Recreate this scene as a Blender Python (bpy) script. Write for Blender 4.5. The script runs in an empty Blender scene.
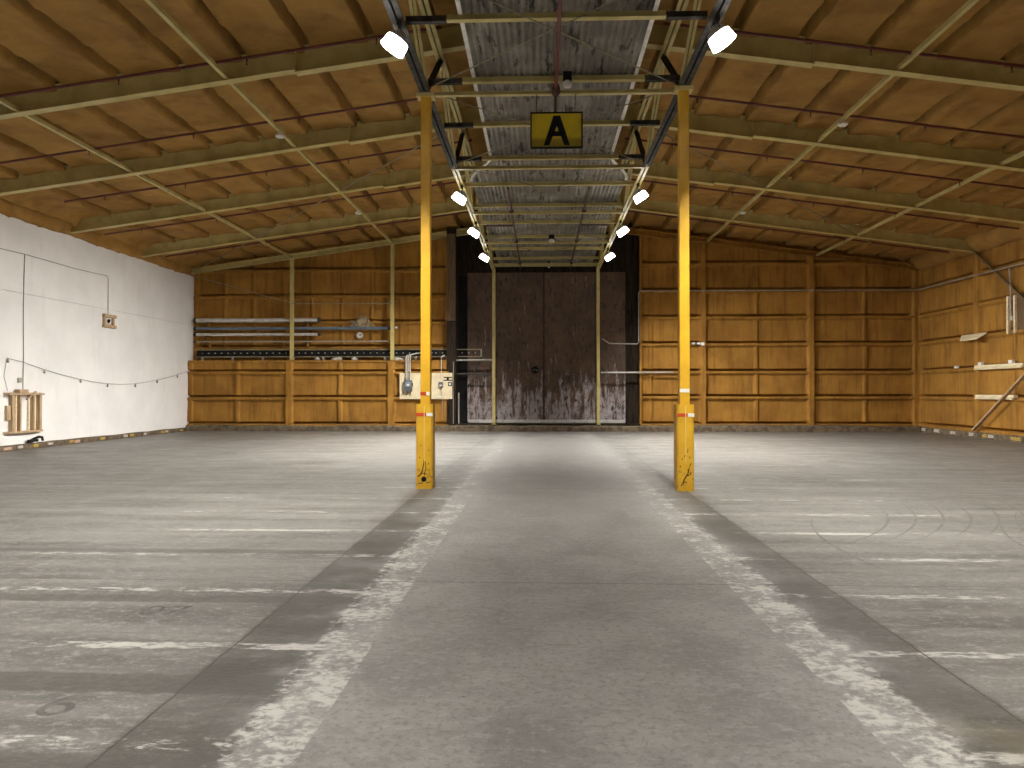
import bpy, math, random
import numpy as np
from mathutils import Vector, Matrix

random.seed(7)
S = bpy.context.scene
COL = S.collection

# ------------------------------------------------------------------ camera, world, exposure
FPX = 769.0
cam_d = bpy.data.cameras.new('camera')
cam_d.sensor_fit = 'HORIZONTAL'; cam_d.sensor_width = 36.0
cam_d.lens = FPX / 1024 * 36.0
cam_d.clip_end = 200; cam_d.clip_start = 0.05
cam = bpy.data.objects.new('camera', cam_d); COL.objects.link(cam)
cam.location = (0, 0, 1.6)
cam.rotation_euler = (math.pi / 2 + math.atan(7.5 / FPX), 0, math.atan(28.5 / FPX))
S.camera = cam

w = bpy.data.worlds.new('world'); S.world = w
w.use_nodes = True
w.node_tree.nodes['Background'].inputs[0].default_value = (0.5, 0.6, 0.8, 1)
w.node_tree.nodes['Background'].inputs[1].default_value = 0.02

S.view_settings.view_transform = 'Standard'
S.view_settings.look = 'None'
S.view_settings.gamma = 1.0
S.view_settings.use_curve_mapping = False
S.view_settings.exposure = 1.0
S.cycles.max_bounces = 8
S.cycles.diffuse_bounces = 6
S.cycles.use_denoising = True
S.cycles.sample_clamp_indirect = 4.0

LAMP = 3200.0        # emission of a floodlight lens

# ------------------------------------------------------------------ materials
def N(nt, t, **kw):
    n = nt.nodes.new(t)
    for k, v in kw.items(): setattr(n, k, v)
    return n

class NB:
    """small node-building helper"""
    def __init__(s, name):
        s.m = bpy.data.materials.new(name); s.m.use_nodes = True
        s.nt = s.m.node_tree; s.bsdf = s.nt.nodes['Principled BSDF']
        s.tc = N(s.nt, 'ShaderNodeTexCoord')
    def link(s, a, b): s.nt.links.new(a, b)
    def val(s, inp, v):
        if isinstance(v, (int, float)): inp.default_value = v
        elif isinstance(v, (tuple, list)):
            inp.default_value = tuple(v) + ((1,) if len(v) == 3 and inp.type == 'RGBA' else ())
        else: s.link(v, inp)
    def math(s, op, a, b=0.0, c=None, clamp=False):
        n = N(s.nt, 'ShaderNodeMath', operation=op); n.use_clamp = clamp
        s.val(n.inputs[0], a); s.val(n.inputs[1], b)
        if c is not None: s.val(n.inputs[2], c)
        return n.outputs[0]
    def coords(s, scale=(1, 1, 1), loc=(0, 0, 0)):
        n = N(s.nt, 'ShaderNodeMapping'); s.link(s.tc.outputs['Object'], n.inputs[0])
        n.inputs['Scale'].default_value = scale; n.inputs['Location'].default_value = loc
        return n.outputs[0]
    def noise(s, scale, detail=4, rough=0.55, vec=None, dist=0.0):
        n = N(s.nt, 'ShaderNodeTexNoise')
        s.link(vec if vec is not None else s.tc.outputs['Object'], n.inputs['Vector'])
        n.inputs['Scale'].default_value = scale; n.inputs['Detail'].default_value = detail
        n.inputs['Roughness'].default_value = rough; n.inputs['Distortion'].default_value = dist
        return n.outputs['Fac']
    def ramp(s, v, lo, hi, a=0.0, b=1.0):
        n = N(s.nt, 'ShaderNodeMapRange', interpolation_type='SMOOTHSTEP')
        s.val(n.inputs['Value'], v)
        for k, x in (('From Min', lo), ('From Max', hi), ('To Min', a), ('To Max', b)): n.inputs[k].default_value = x
        return n.outputs['Result']
    def mix(s, f, a, b, mode='MIX'):
        n = N(s.nt, 'ShaderNodeMix', data_type='RGBA', blend_type=mode)
        s.val(n.inputs[0], f); s.val(n.inputs[6], a); s.val(n.inputs[7], b)
        return n.outputs[2]
    def bump(s, h, strength, dist=0.02):
        n = N(s.nt, 'ShaderNodeBump'); n.inputs['Strength'].default_value = strength
        n.inputs['Distance'].default_value = dist
        s.link(h, n.inputs['Height']); s.link(n.outputs[0], s.bsdf.inputs['Normal'])
    def done(s, color, rough=0.6, metal=0.0, spec=0.5):
        s.val(s.bsdf.inputs['Base Color'], color); s.val(s.bsdf.inputs['Roughness'], rough)
        s.bsdf.inputs['Metallic'].default_value = metal
        s.bsdf.inputs['Specular IOR Level'].default_value = spec
        return s.m

def simple(name, c1, c2, scale=3.0, rough=0.55, metal=0.0, lo=0.4, hi=0.65, stretch=(1, 1, 1), bump=0.0, spec=0.5, detail=5):
    b = NB(name)
    n = b.noise(scale, detail, 0.6, b.coords(stretch))
    col = b.mix(b.ramp(n, lo, hi), c1, c2)
    if bump: b.bump(n, bump)
    return b.done(col, rough, metal, spec)

def foam_mat(name, ca, cb, cc, streak=(7, 7, 0.6)):
    b = NB(name)
    big = b.noise(0.9, 5, 0.6)
    st = b.noise(1.0, 4, 0.6, b.coords(streak))
    fine = b.noise(14, 4, 0.6)
    c = b.mix(b.ramp(big, 0.32, 0.68), ca, cb)
    c = b.mix(b.math('MULTIPLY', b.ramp(st, 0.45, 0.75), 0.6), c, cc)
    c = b.mix(b.math('MULTIPLY', b.ramp(fine, 0.55, 0.8), 0.35), c, cc)
    b.bump(fine, 0.25, 0.02)
    return b.done(c, 0.85, 0, 0.25)

M = {}
M['foam'] = foam_mat('wall_foam', (0.39, 0.195, 0.035), (0.265, 0.126, 0.022), (0.13, 0.06, 0.011))
M['roof_foam'] = foam_mat('roof_foam', (0.40, 0.225, 0.057), (0.30, 0.16, 0.039), (0.155, 0.078, 0.019), (1.2, 1.2, 1.2))
M['olive'] = simple('olive_paint', (0.55, 0.465, 0.18), (0.43, 0.36, 0.13), 2.2, 0.5)
M['dark_steel'] = simple('dark_steel', (0.040, 0.038, 0.036), (0.085, 0.080, 0.070), 6, 0.7, 0.0, spec=0.2)
M['rod'] = simple('rod_steel', (0.30, 0.26, 0.16), (0.2, 0.17, 0.1), 6, 0.5, 0.2)
M['red_pipe'] = simple('red_pipe_paint', (0.13, 0.016, 0.012), (0.085, 0.013, 0.010), 5, 0.45)
M['brown_pipe'] = simple('rusty_pipe', (0.075, 0.035, 0.022), (0.045, 0.024, 0.018), 5, 0.6)
M['galv'] = simple('galvanised', (0.66, 0.65, 0.62), (0.52, 0.51, 0.49), 5, 0.35, 0.25)
M['conduit'] = simple('conduit', (0.42, 0.40, 0.36), (0.3, 0.29, 0.26), 6, 0.45, 0.3)
M['wire'] = simple('grey_wire', (0.30, 0.285, 0.26), (0.22, 0.21, 0.19), 4, 0.6)
M['white_paint'] = simple('white_paint', (0.74, 0.72, 0.67), (0.62, 0.60, 0.55), 8, 0.5)
M['cream'] = simple('cream_board', (0.72, 0.62, 0.41), (0.64, 0.545, 0.35), 3, 0.6)
M['black'] = simple('black_paint', (0.010, 0.0095, 0.009), (0.016, 0.015, 0.014), 5, 0.7, spec=0.15)
M['box_grey'] = simple('grey_enamel', (0.115, 0.125, 0.135), (0.085, 0.092, 0.1), 5, 0.4)
M['wood'] = simple('raw_pine', (0.50, 0.36, 0.22), (0.34, 0.225, 0.125), 3, 0.7, stretch=(6, 6, 0.8))
M['old_wood'] = simple('old_timber', (0.155, 0.095, 0.042), (0.085, 0.052, 0.025), 3, 0.75, stretch=(6, 6, 0.7))
M['pale_wood'] = simple('pale_board', (0.80, 0.70, 0.47), (0.66, 0.545, 0.33), 3, 0.65, stretch=(1, 1, 6))
M['tape_red'] = simple('red_tape', (0.62, 0.075, 0.022), (0.5, 0.06, 0.02), 9, 0.4)
M['tape_white'] = simple('white_tape', (0.86, 0.84, 0.80), (0.76, 0.74, 0.69), 9, 0.4)
M['blue_pipe'] = simple('blue_pipe', (0.14, 0.18, 0.235), (0.10, 0.135, 0.18), 3, 0.4)
M['dark_wood'] = simple('dark_timber', (0.034, 0.023, 0.015), (0.012, 0.009, 0.007), 3, 0.85, stretch=(5, 5, 0.6), bump=0.3, spec=0.12)  # near-black timber tone, streaked along the height
M['patch_yellow'] = simple('yellow_patch', (0.50, 0.33, 0.05), (0.22, 0.15, 0.05), 14, 0.6)
M['patch_white'] = simple('white_patch', (0.56, 0.53, 0.46), (0.25, 0.22, 0.18), 14, 0.6)
M['patch_pink'] = simple('pink_patch', (0.52, 0.33, 0.25), (0.38, 0.24, 0.18), 14, 0.6)
M['torn'] = simple('torn_foam', (0.38, 0.30, 0.19), (0.2, 0.14, 0.07), 7, 0.8)
M['floor_ghost'] = simple('old_floor_paint', (0.070, 0.066, 0.060), (0.13, 0.125, 0.115), 9, 0.6)
M['tyre'] = simple('tyre_rubber', (0.11, 0.105, 0.096), (0.155, 0.148, 0.137), 7, 0.6)
M['box_beige'] = simple('beige_plastic', (0.55, 0.52, 0.45), (0.45, 0.42, 0.36), 6, 0.5)

def yellow_mat():
    b = NB('yellow_column_paint')
    n = b.noise(3, 5, 0.6); sc = b.noise(26, 5, 0.7, b.coords((1, 1, 0.5)))
    sep = N(b.nt, 'ShaderNodeSeparateXYZ'); b.link(b.tc.outputs['Object'], sep.inputs[0])
    low = b.ramp(sep.outputs['Z'], 0.55, 0.05)
    c = b.mix(b.ramp(n, 0.35, 0.7), (0.78, 0.45, 0.028), (0.66, 0.365, 0.020))
    thr = b.math('MULTIPLY', b.ramp(sc, 0.57, 0.63), b.math('ADD', b.math('MULTIPLY', low, 0.9), 0.10))
    c = b.mix(thr, c, (0.10, 0.07, 0.04))
    return b.done(c, 0.42)
M['yellow'] = yellow_mat()

def plaster_mat():
    b = NB('white_plaster')
    n = b.noise(0.7, 6, 0.6); st = b.noise(1.0, 4, 0.6, b.coords((3, 3, 0.5))); f = b.noise(20, 4)
    c = b.mix(b.ramp(n, 0.3, 0.7), (0.82, 0.81, 0.79), (0.74, 0.73, 0.71))
    c = b.mix(b.math('MULTIPLY', b.ramp(st, 0.55, 0.8), 0.25), c, (0.50, 0.48, 0.45))
    b.bump(f, 0.12, 0.01)
    return b.done(c, 0.8, 0, 0.3)
M['plaster'] = plaster_mat()

def corr_mat():
    b = NB('stained_corrugated_steel')
    n = b.noise(1.5, 4, 0.6, b.coords((7, 0.5, 1)))
    n2 = b.noise(0.8, 5, 0.65); n3 = b.noise(2.2, 6, 0.7, b.coords((2.6, 0.45, 1), (3, 1, 0)))
    c = b.mix(b.ramp(n, 0.3, 0.7), (0.38, 0.355, 0.305), (0.23, 0.213, 0.18))
    c = b.mix(b.math('MULTIPLY', b.ramp(n2, 0.36, 0.6), 0.85), c, (0.13, 0.118, 0.10))
    c = b.mix(b.ramp(n3, 0.56, 0.60), c, (0.022, 0.019, 0.016))
    return b.done(c, 0.5, 0.25)
M['corr'] = corr_mat()

def door_mat():
    b = NB('grimy_door_planks')
    n = b.noise(1.2, 6, 0.65); st = b.noise(1.0, 6, 0.7, b.coords((5, 5, 0.9)))
    sep = N(b.nt, 'ShaderNodeSeparateXYZ'); b.link(b.tc.outputs['Object'], sep.inputs[0])
    c = b.mix(b.ramp(n, 0.3, 0.7), (0.125, 0.068, 0.035), (0.060, 0.035, 0.021))
    # scraped paint: bare grey patches where forklifts and weather wore the lower boards
    wear = b.math('ADD', st, b.ramp(sep.outputs['Z'], 3.4, 0.6, -0.16, 0.06))
    c = b.mix(b.math('MULTIPLY', b.ramp(wear, 0.44, 0.58), b.ramp(b.noise(4.5, 6, 0.7), 0.3, 0.6, 0.35, 1.0)), c, (0.42, 0.375, 0.39))
    c = b.mix(b.ramp(b.noise(2.6, 7, 0.7, b.coords((3, 3, 1.2), (5, 2, 1))), 0.54, 0.61), c, (0.030, 0.021, 0.017))
    b.bump(st, 0.3, 0.02)
    return b.done(c, b.ramp(n, 0.3, 0.7, 0.38, 0.6))
M['door'] = door_mat()

def sign_mat():
    b = NB('sign_yellow')
    n = b.noise(5, 4)
    sep = N(b.nt, 'ShaderNodeSeparateXYZ'); b.link(b.tc.outputs['Object'], sep.inputs[0])
    low_dark = b.ramp(b.math('ADD', sep.outputs['Z'], b.math('MULTIPLY', n, 0.06)), -0.06, -0.15)  # lower part of the board is darker, with a noisy edge
    c = b.mix(b.ramp(n, 0.35, 0.7), (0.62, 0.46, 0.012), (0.52, 0.39, 0.012))
    c = b.mix(b.math('MULTIPLY', low_dark, 0.75), c, (0.17, 0.125, 0.012))
    return b.done(c, 0.5)
M['sign'] = sign_mat()

def lens_mat():
    m = bpy.data.materials.new('lit_lens'); m.use_nodes = True
    p = m.node_tree.nodes['Principled BSDF']
    p.inputs['Base Color'].default_value = (0.9, 0.9, 0.88, 1)
    p.inputs['Emission Color'].default_value = (1.0, 0.965, 0.91, 1)
    p.inputs['Emission Strength'].default_value = LAMP
    return m
M['lens'] = lens_mat()
M['reflector'] = simple('glowing_reflector', (0.16, 0.16, 0.155), (0.14, 0.14, 0.135), 9, 0.6)
_p = M['reflector'].node_tree.nodes['Principled BSDF']
_p.inputs['Emission Color'].default_value = (1.0, 0.965, 0.91, 1); _p.inputs['Emission Strength'].default_value = 9.0   # emission added so the whole reflector looks lit by its lens

def floor_mat():
    b = NB('worn_concrete')
    sep = N(b.nt, 'ShaderNodeSeparateXYZ'); b.link(b.tc.outputs['Object'], sep.inputs[0])
    X, Y = sep.outputs['X'], sep.outputs['Y']
    wob = b.math('MULTIPLY', b.math('SUBTRACT', b.noise(5, 4, 0.6), 0.5), 0.10)
    Xw = b.math('ADD', X, wob); Yw = b.math('ADD', Y, wob)
    big = b.noise(0.35, 5, 0.6); med = b.noise(1.6, 6, 0.65, None, 0.6)
    streak = b.noise(1.0, 6, 0.65, b.coords((0.28, 3.2, 1)))
    fine = b.noise(22, 6, 0.7); speck = b.noise(9, 6, 0.75, b.coords((1, 1.6, 1)))
    def box(v, a, c, s=0.02):
        return b.math('MULTIPLY', b.ramp(v, a - s, a + s), b.ramp(v, c - s, c + s, 1.0, 0.0))
    side = b.math('MAXIMUM', b.ramp(X, -1.45, -1.6), b.ramp(X, 1.95, 2.1))
    grain = b.noise(38, 5, 0.75); flake = b.noise(15, 7, 0.68, b.coords((1, 1.15, 1)), 0.35)
    mid = b.noise(3.2, 5, 0.6)
    aisle = b.mix(b.ramp(med, 0.3, 0.7), (0.138, 0.132, 0.125), (0.256, 0.246, 0.234))
    bay = b.mix(b.ramp(streak, 0.34, 0.66), (0.076, 0.072, 0.065), (0.165, 0.157, 0.143))
    c = b.mix(side, aisle, bay)
    c = b.mix(b.math('MULTIPLY', b.ramp(big, 0.4, 0.7), 0.40), c, (0.21, 0.202, 0.189))
    c = b.mix(b.math('MULTIPLY', b.ramp(mid, 0.52, 0.72), 0.45), c, (0.155, 0.15, 0.14))
    c = b.mix(b.math('MULTIPLY', b.ramp(speck, 0.50, 0.66), 0.55), c, (0.30, 0.29, 0.27))
    c = b.mix(b.math('MULTIPLY', b.ramp(fine, 0.50, 0.62), 0.50), c, (0.105, 0.098, 0.086))
    c = b.mix(b.math('MULTIPLY', b.ramp(grain, 0.54, 0.66), 0.40), c, (0.34, 0.328, 0.305))
    c = b.mix(b.math('MULTIPLY', b.ramp(b.noise(11, 2, 0.5, b.coords((1, 2.2, 1), (4, 9, 0))), 0.755, 0.775), 0.8), c, (0.04, 0.037, 0.034))
    # dark tyre-worn strips beside the columns and dark cross strips
    strip = b.math('MAXIMUM', box(Xw, -1.95, -1.36, 0.03), b.math('MULTIPLY', box(Xw, 1.86, 2.35, 0.03), 0.8))
    strip = b.math('MULTIPLY', strip, b.ramp(Y, 22, 7, 0.15, 1.0))
    c = b.mix(b.math('MULTIPLY', strip, b.ramp(b.math('ADD', med, b.math('MULTIPLY', mid, .4)), 0.50, 1.0, 0.92, 0.22)), c, (0.046, 0.043, 0.036))
    leftbay = b.ramp(X, -1.35, -1.5)
    bands = b.math('MAXIMUM', box(Yw, 4.02, 4.30), box(Yw, 5.76, 5.95))
    bands = b.math('MAXIMUM', bands, box(Yw, 2.5, 3.34))
    bands = b.math('MAXIMUM', bands, box(Yw, 7.52, 7.70))
    bands = b.math('MULTIPLY', b.math('MULTIPLY', bands, leftbay), b.ramp(b.math('ADD', big, b.math('MULTIPLY', flake, .5)), 0.5, 0.95, 0.92, 0.45))
    c = b.mix(bands, c, (0.056, 0.053, 0.046))
    # worn white paint: long aisle stripes and the cross lines of the storage bays
    Xs = b.math('ADD', X, b.math('MULTIPLY', wob, 0.12)); Xo = b.math('ADD', X, b.math('MULTIPLY', wob, 1.3))
    stripe = b.math('MAXIMUM', b.math('MULTIPLY', b.ramp(Xo, -1.46, -1.40), b.ramp(Xs, -1.065, -1.055, 1, 0)),
                    b.math('MULTIPLY', b.ramp(Xs, 1.545, 1.555), b.ramp(Xo, 1.88, 1.95, 1, 0)))
    cover = b.math('ADD', flake, b.math('ADD', b.math('MULTIPLY', b.math('SUBTRACT', mid, 0.5), 0.75), b.ramp(Y, 4, 16, 0.02, -0.10)))
    pstripe = b.math('MULTIPLY', stripe, b.ramp(cover, 0.44, 0.66))
    ph = b.math('FRACT', b.math('DIVIDE', b.math('ADD', Yw, -3.38 + 1.337 * 20), 1.337))
    line = b.math('MULTIPLY', b.math('MULTIPLY', b.ramp(ph, 0.0, 0.012), b.ramp(ph, 0.082, 0.10, 1, 0)), b.math('MAXIMUM', b.ramp(X, -1.30, -1.36), b.ramp(X, 1.82, 1.9)))
    lw = b.noise(1.0, 8, 0.72, b.coords((6, 16, 1)), 0.3)
    patch = b.noise(0.9, 3, 0.5, b.coords((1, 0.6, 1), (7, 3, 0)))
    near = b.ramp(b.math('ABSOLUTE', b.math('SUBTRACT', X, 0.24)), 1.9, 7.0, 0.07, -0.03)
    pline = b.math('MULTIPLY', line, b.ramp(b.math('ADD', b.math('ADD', lw, b.math('ADD', near, b.ramp(Y, 6, 20, 0.02, -0.06))), b.math('MULTIPLY', patch, 0.7)), 0.88, 1.03))
    c = b.mix(b.math('MULTIPLY', pstripe, 0.85), c, (0.46, 0.448, 0.415))
    c = b.mix(b.math('MULTIPLY', pline, 0.8), c, (0.45, 0.438, 0.405))
    # slab joints
    jw = b.math('MULTIPLY', b.math('SUBTRACT', b.noise(2.5, 5, 0.7), 0.5), 0.05)
    Xj = b.math('ADD', X, jw); Yj = b.math('ADD', Y, jw)
    j = None
    for src, at in ((Xj, -1.93), (Xj, 2.33), (Yj, 6.45), (Yj, 12.72), (Yj, 19.0), (Yj, 25.2), (Xj, -8.2), (Xj, 8.6)):
        k = b.math('LESS_THAN', b.math('ABSOLUTE', b.math('SUBTRACT', src, at)), 0.0065)
        j = k if j is None else b.math('MAXIMUM', j, k)
    c = b.mix(b.math('MULTIPLY', j, 0.85), c, (0.030, 0.027, 0.023))
    stain = b.math('MULTIPLY', box(Xw, 1.9, 4.6, 0.3), box(Yw, 3.0, 4.2, 0.3))
    c = b.mix(b.math('MULTIPLY', stain, b.ramp(b.noise(1.3, 4), 0.45, 0.65, 0, 0.25)), c, (0.15, 0.115, 0.04))
    b.bump(b.math('SUBTRACT', fine, b.math('MULTIPLY', j, 1.5)), 0.35, 0.015)
    r = b.math('ADD', b.ramp(med, 0.3, 0.7, 0.44, 0.58), b.math('MULTIPLY', b.math('SUBTRACT', 1.0, side), 0.06))
    return b.done(c, r, 0, 0.45)
M['floor'] = floor_mat()

# ------------------------------------------------------------------ mesh helpers
class MB:
    def __init__(s): s.v = []; s.f = []
    def add(s, vs, fs):
        o = len(s.v); s.v += [Vector(q) for q in vs]; s.f += [tuple(o + i for i in f) for f in fs]; return s
    def frame(s, c, ax, ay, az):
        c, ax, ay, az = map(Vector, (c, ax, ay, az))
        vs = [c + ax * i + ay * j + az * k for i in (-1, 1) for j in (-1, 1) for k in (-1, 1)]
        return s.add(vs, [(0, 1, 3, 2), (4, 6, 7, 5), (0, 4, 5, 1), (2, 3, 7, 6), (0, 2, 6, 4), (1, 5, 7, 3)])
    def box(s, x0, x1, y0, y1, z0, z1):
        return s.frame(((x0 + x1) / 2, (y0 + y1) / 2, (z0 + z1) / 2), ((x1 - x0) / 2, 0, 0), (0, (y1 - y0) / 2, 0), (0, 0, (z1 - z0) / 2))
    def bar(s, p, q, wd, ht, up=(0, 0, 1)):
        p, q, up = Vector(p), Vector(q), Vector(up)
        d = (q - p); L = d.length; d.normalize()
        side = d.cross(up)
        if side.length < 1e-4: side = d.cross(Vector((1, 0, 0)))
        side.normalize(); u = side.cross(d).normalized()
        return s.frame((p + q) / 2, d * L / 2, side * wd / 2, u * ht / 2)
    def prism(s, poly, n):
        """poly: list of 3-D points of one face; n: extrusion vector"""
        n = Vector(n); k = len(poly); a = [Vector(q) for q in poly]
        vs = a + [q + n for q in a]
        fs = [tuple(range(k))[::-1], tuple(range(k, 2 * k))] + [(i, (i + 1) % k, (i + 1) % k + k, i + k) for i in range(k)]
        return s.add(vs, fs)
    def extrude(s, prof, p, q, up=(0, 0, 1)):
        """profile [(side, up)] swept from p to q"""
        p, q, up = Vector(p), Vector(q), Vector(up)
        d = (q - p).normalized(); side = d.cross(up).normalized(); u = side.cross(d).normalized()
        return s.prism([p + side * a + u * b for a, b in prof], q - p)
    def tube(s, pts, r, n=8):
        pts = [Vector(q) for q in pts]; rings = []
        ref = Vector((0, 0, 1))
        d0 = (pts[1] - pts[0]).normalized()
        if abs(d0.z) > 0.9: ref = Vector((1, 0, 0))
        vs = []; fs = []
        for i, q in enumerate(pts):
            d = (pts[min(i + 1, len(pts) - 1)] - pts[max(i - 1, 0)]).normalized()
            a = d.cross(ref)
            if a.length < 0.05: a = d.cross(Vector((0, 1, 0)))
            a.normalize(); b_ = d.cross(a).normalized()
            for k in range(n):
                t = 2 * math.pi * k / n
                vs.append(q + (a * math.cos(t) + b_ * math.sin(t)) * r)
        for i in range(len(pts) - 1):
            for k in range(n):
                k2 = (k + 1) % n
                fs.append((i * n + k, i * n + k2, (i + 1) * n + k2, (i + 1) * n + k))
        fs.append(tuple(range(n))[::-1]); fs.append(tuple(range((len(pts) - 1) * n, len(pts) * n)))
        return s.add(vs, fs)
    def lathe(s, prof, c, ax=(0, 0, 1), n=20):
        c, ax = Vector(c), Vector(ax).normalized()
        a = ax.cross(Vector((0, 1, 0)))
        if a.length < 0.1: a = ax.cross(Vector((1, 0, 0)))
        a.normalize(); b_ = ax.cross(a).normalized()
        vs = []; fs = []; m = len(prof)
        for r, h in prof:
            for k in range(n):
                t = 2 * math.pi * k / n
                vs.append(c + ax * h + (a * math.cos(t) + b_ * math.sin(t)) * r)
        for i in range(m - 1):
            for k in range(n):
                k2 = (k + 1) % n
                fs.append((i * n + k, i * n + k2, (i + 1) * n + k2, (i + 1) * n + k))
        fs.append(tuple(range(n))[::-1]); fs.append(tuple(range((m - 1) * n, m * n)))
        return s.add(vs, fs)
    def lathe_open(s, prof, c, ax, n=20):
        c, ax = Vector(c), Vector(ax).normalized()
        a = ax.cross(Vector((0, 1, 0))).normalized(); b_ = ax.cross(a).normalized(); m = len(prof)
        vs = [c + ax * h + (a * math.cos(2 * math.pi * k / n) + b_ * math.sin(2 * math.pi * k / n)) * r for r, h in prof for k in range(n)]
        fs = [(i * n + k, i * n + (k + 1) % n, ((i + 1) % m) * n + (k + 1) % n, ((i + 1) % m) * n + k) for i in range(m) for k in range(n)]
        return s.add(vs, fs)
    def build(s, name, mat, parent=None, smooth=False, bevel=0.0, origin=None):
        me = bpy.data.meshes.new(name)
        if parent is not None:
            o0 = Vector((0, 0, 0)); q = parent
            while q is not None: o0 = o0 + q.location; q = q.parent
        elif origin is not None: o0 = Vector(origin)
        else:
            lo = [min(v[i] for v in s.v) for i in range(3)]; hi = [max(v[i] for v in s.v) for i in range(3)]
            o0 = Vector(((lo[0] + hi[0]) / 2, (lo[1] + hi[1]) / 2, lo[2]))
        me.from_pydata([v - o0 for v in s.v], [], s.f)
        bmx = __import__('bmesh').new(); bmx.from_mesh(me)
        __import__('bmesh').ops.recalc_face_normals(bmx, faces=bmx.faces); bmx.to_mesh(me); bmx.free()
        me.materials.append(M[mat] if isinstance(mat, str) else mat)
        o = bpy.data.objects.new(name, me); COL.objects.link(o)
        if parent is not None: o.parent = parent
        else: o.location = o0
        if smooth:
            for p in me.polygons: p.use_smooth = True
            md = o.modifiers.new('split', 'EDGE_SPLIT'); md.split_angle = math.radians(40)
        if bevel:
            md = o.modifiers.new('bevel', 'BEVEL'); md.width = bevel; md.segments = 2; md.limit_method = 'ANGLE'
        return o

def tag(o, label, cat, group=None):
    o['label'] = label; o['category'] = cat; o['kind'] = 'thing'
    if group: o['group'] = group
    return o
def struct(o): o['kind'] = 'structure'; return o
def thing(name, loc, label, cat, group=None):
    o = bpy.data.objects.new(name, None); o.empty_display_size = 0.2
    COL.objects.link(o); o.location = loc
    return tag(o, label, cat, group)
def dup(root, loc, rotz=0.0, label=None):
    r = root.copy(); COL.objects.link(r); r.location = loc; r.rotation_euler = (0, 0, rotz)
    if label: r['label'] = label
    for ch in list(root.children):
        c = ch.copy(); COL.objects.link(c); c.parent = r
        for g in list(ch.children):
            d = g.copy(); COL.objects.link(d); d.parent = c
    return r

# numpy value noise -------------------------------------------------
def _hash(ix, iy, seed):
    h = (ix.astype(np.int64) * 374761393 + iy.astype(np.int64) * 668265263 + seed * 974711) & 0x7fffffff
    h = ((h ^ (h >> 13)) * 1274126177) & 0x7fffffff
    return ((h ^ (h >> 16)) & 0xffff) / 65535.0
def vnoise(x, y, seed=0, octaves=4, gain=0.5):
    tot = np.zeros(np.broadcast(x, y).shape); amp = 1.0; norm = 0
    for o in range(octaves):
        ix = np.floor(x); iy = np.floor(y); fx = x - ix; fy = y - iy
        fx = fx * fx * (3 - 2 * fx); fy = fy * fy * (3 - 2 * fy)
        a = _hash(ix, iy, seed + o); b = _hash(ix + 1, iy, seed + o); c = _hash(ix, iy + 1, seed + o); d = _hash(ix + 1, iy + 1, seed + o)
        tot += amp * ((a * (1 - fx) + b * fx) * (1 - fy) + (c * (1 - fx) + d * fx) * fy - 0.5)
        norm += amp; amp *= gain; x = x * 2.03 + 11.3; y = y * 2.03 + 5.7
    return tot / norm * 2
def sstep(t): t = np.clip(t, 0, 1); return t * t * (3 - 2 * t)
def plateau(d, half, soft): return 1 - sstep((np.abs(d) - half) / soft)

def grid_object(name, P, mat, parent=None):
    """P: (nu, nv, 3) array of world points"""
    nu, nv, _ = P.shape
    idx = np.arange(nu * nv).reshape(nu, nv)
    q = np.stack([idx[:-1, :-1], idx[1:, :-1], idx[1:, 1:], idx[:-1, 1:]], -1).reshape(-1, 4)
    me = bpy.data.meshes.new(name)
    me.vertices.add(nu * nv); me.vertices.foreach_set('co', P.reshape(-1).astype(np.float32))
    me.loops.add(q.size); me.loops.foreach_set('vertex_index', q.reshape(-1).astype(np.int32))
    me.polygons.add(len(q)); me.polygons.foreach_set('loop_start', (np.arange(len(q)) * 4).astype(np.int32))
    me.polygons.foreach_set('use_smooth', np.ones(len(q), dtype=bool))
    me.update(calc_edges=True); me.validate()
    me.materials.append(M[mat])
    o = bpy.data.objects.new(name, me); COL.objects.link(o)
    if parent: o.parent = parent
    return o

# ------------------------------------------------------------------ building dimensions (metres)
XL, XR, XC = -14.4, 15.1, 0.21           # side walls and ridge line
YF, YB = 31.45, -14.0                    # far wall, rear wall
GL, GR = -1.91, 2.33                     # column / truss lines
SL = 0.139                               # roof pitch
def zb(x):                               # underside of the rafters
    return 6.42 + SL * (x - XL) if x <= XC else 6.42 + SL * (XC - XL) - SL * (x - XC)
def zbn(x): return np.where(x <= XC, 6.42 + SL * (x - XL), 6.42 + SL * (XC - XL) - SL * (x - XC))
RY = [14.6, 18.75, 22.9, 27.05]          # rafter lines in view
RALL = [-10.3, -6.15, -2.0, 2.15, 6.3, 10.45] + RY + [31.2]

# floor
struct(MB().box(XL - 0.4, XR + 0.4, YB - 0.3, YF + 0.9, -0.25, 0.0).build('floor', 'floor', origin=(0, 0, 0)))
FLOOR = bpy.data.objects['floor']

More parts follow.
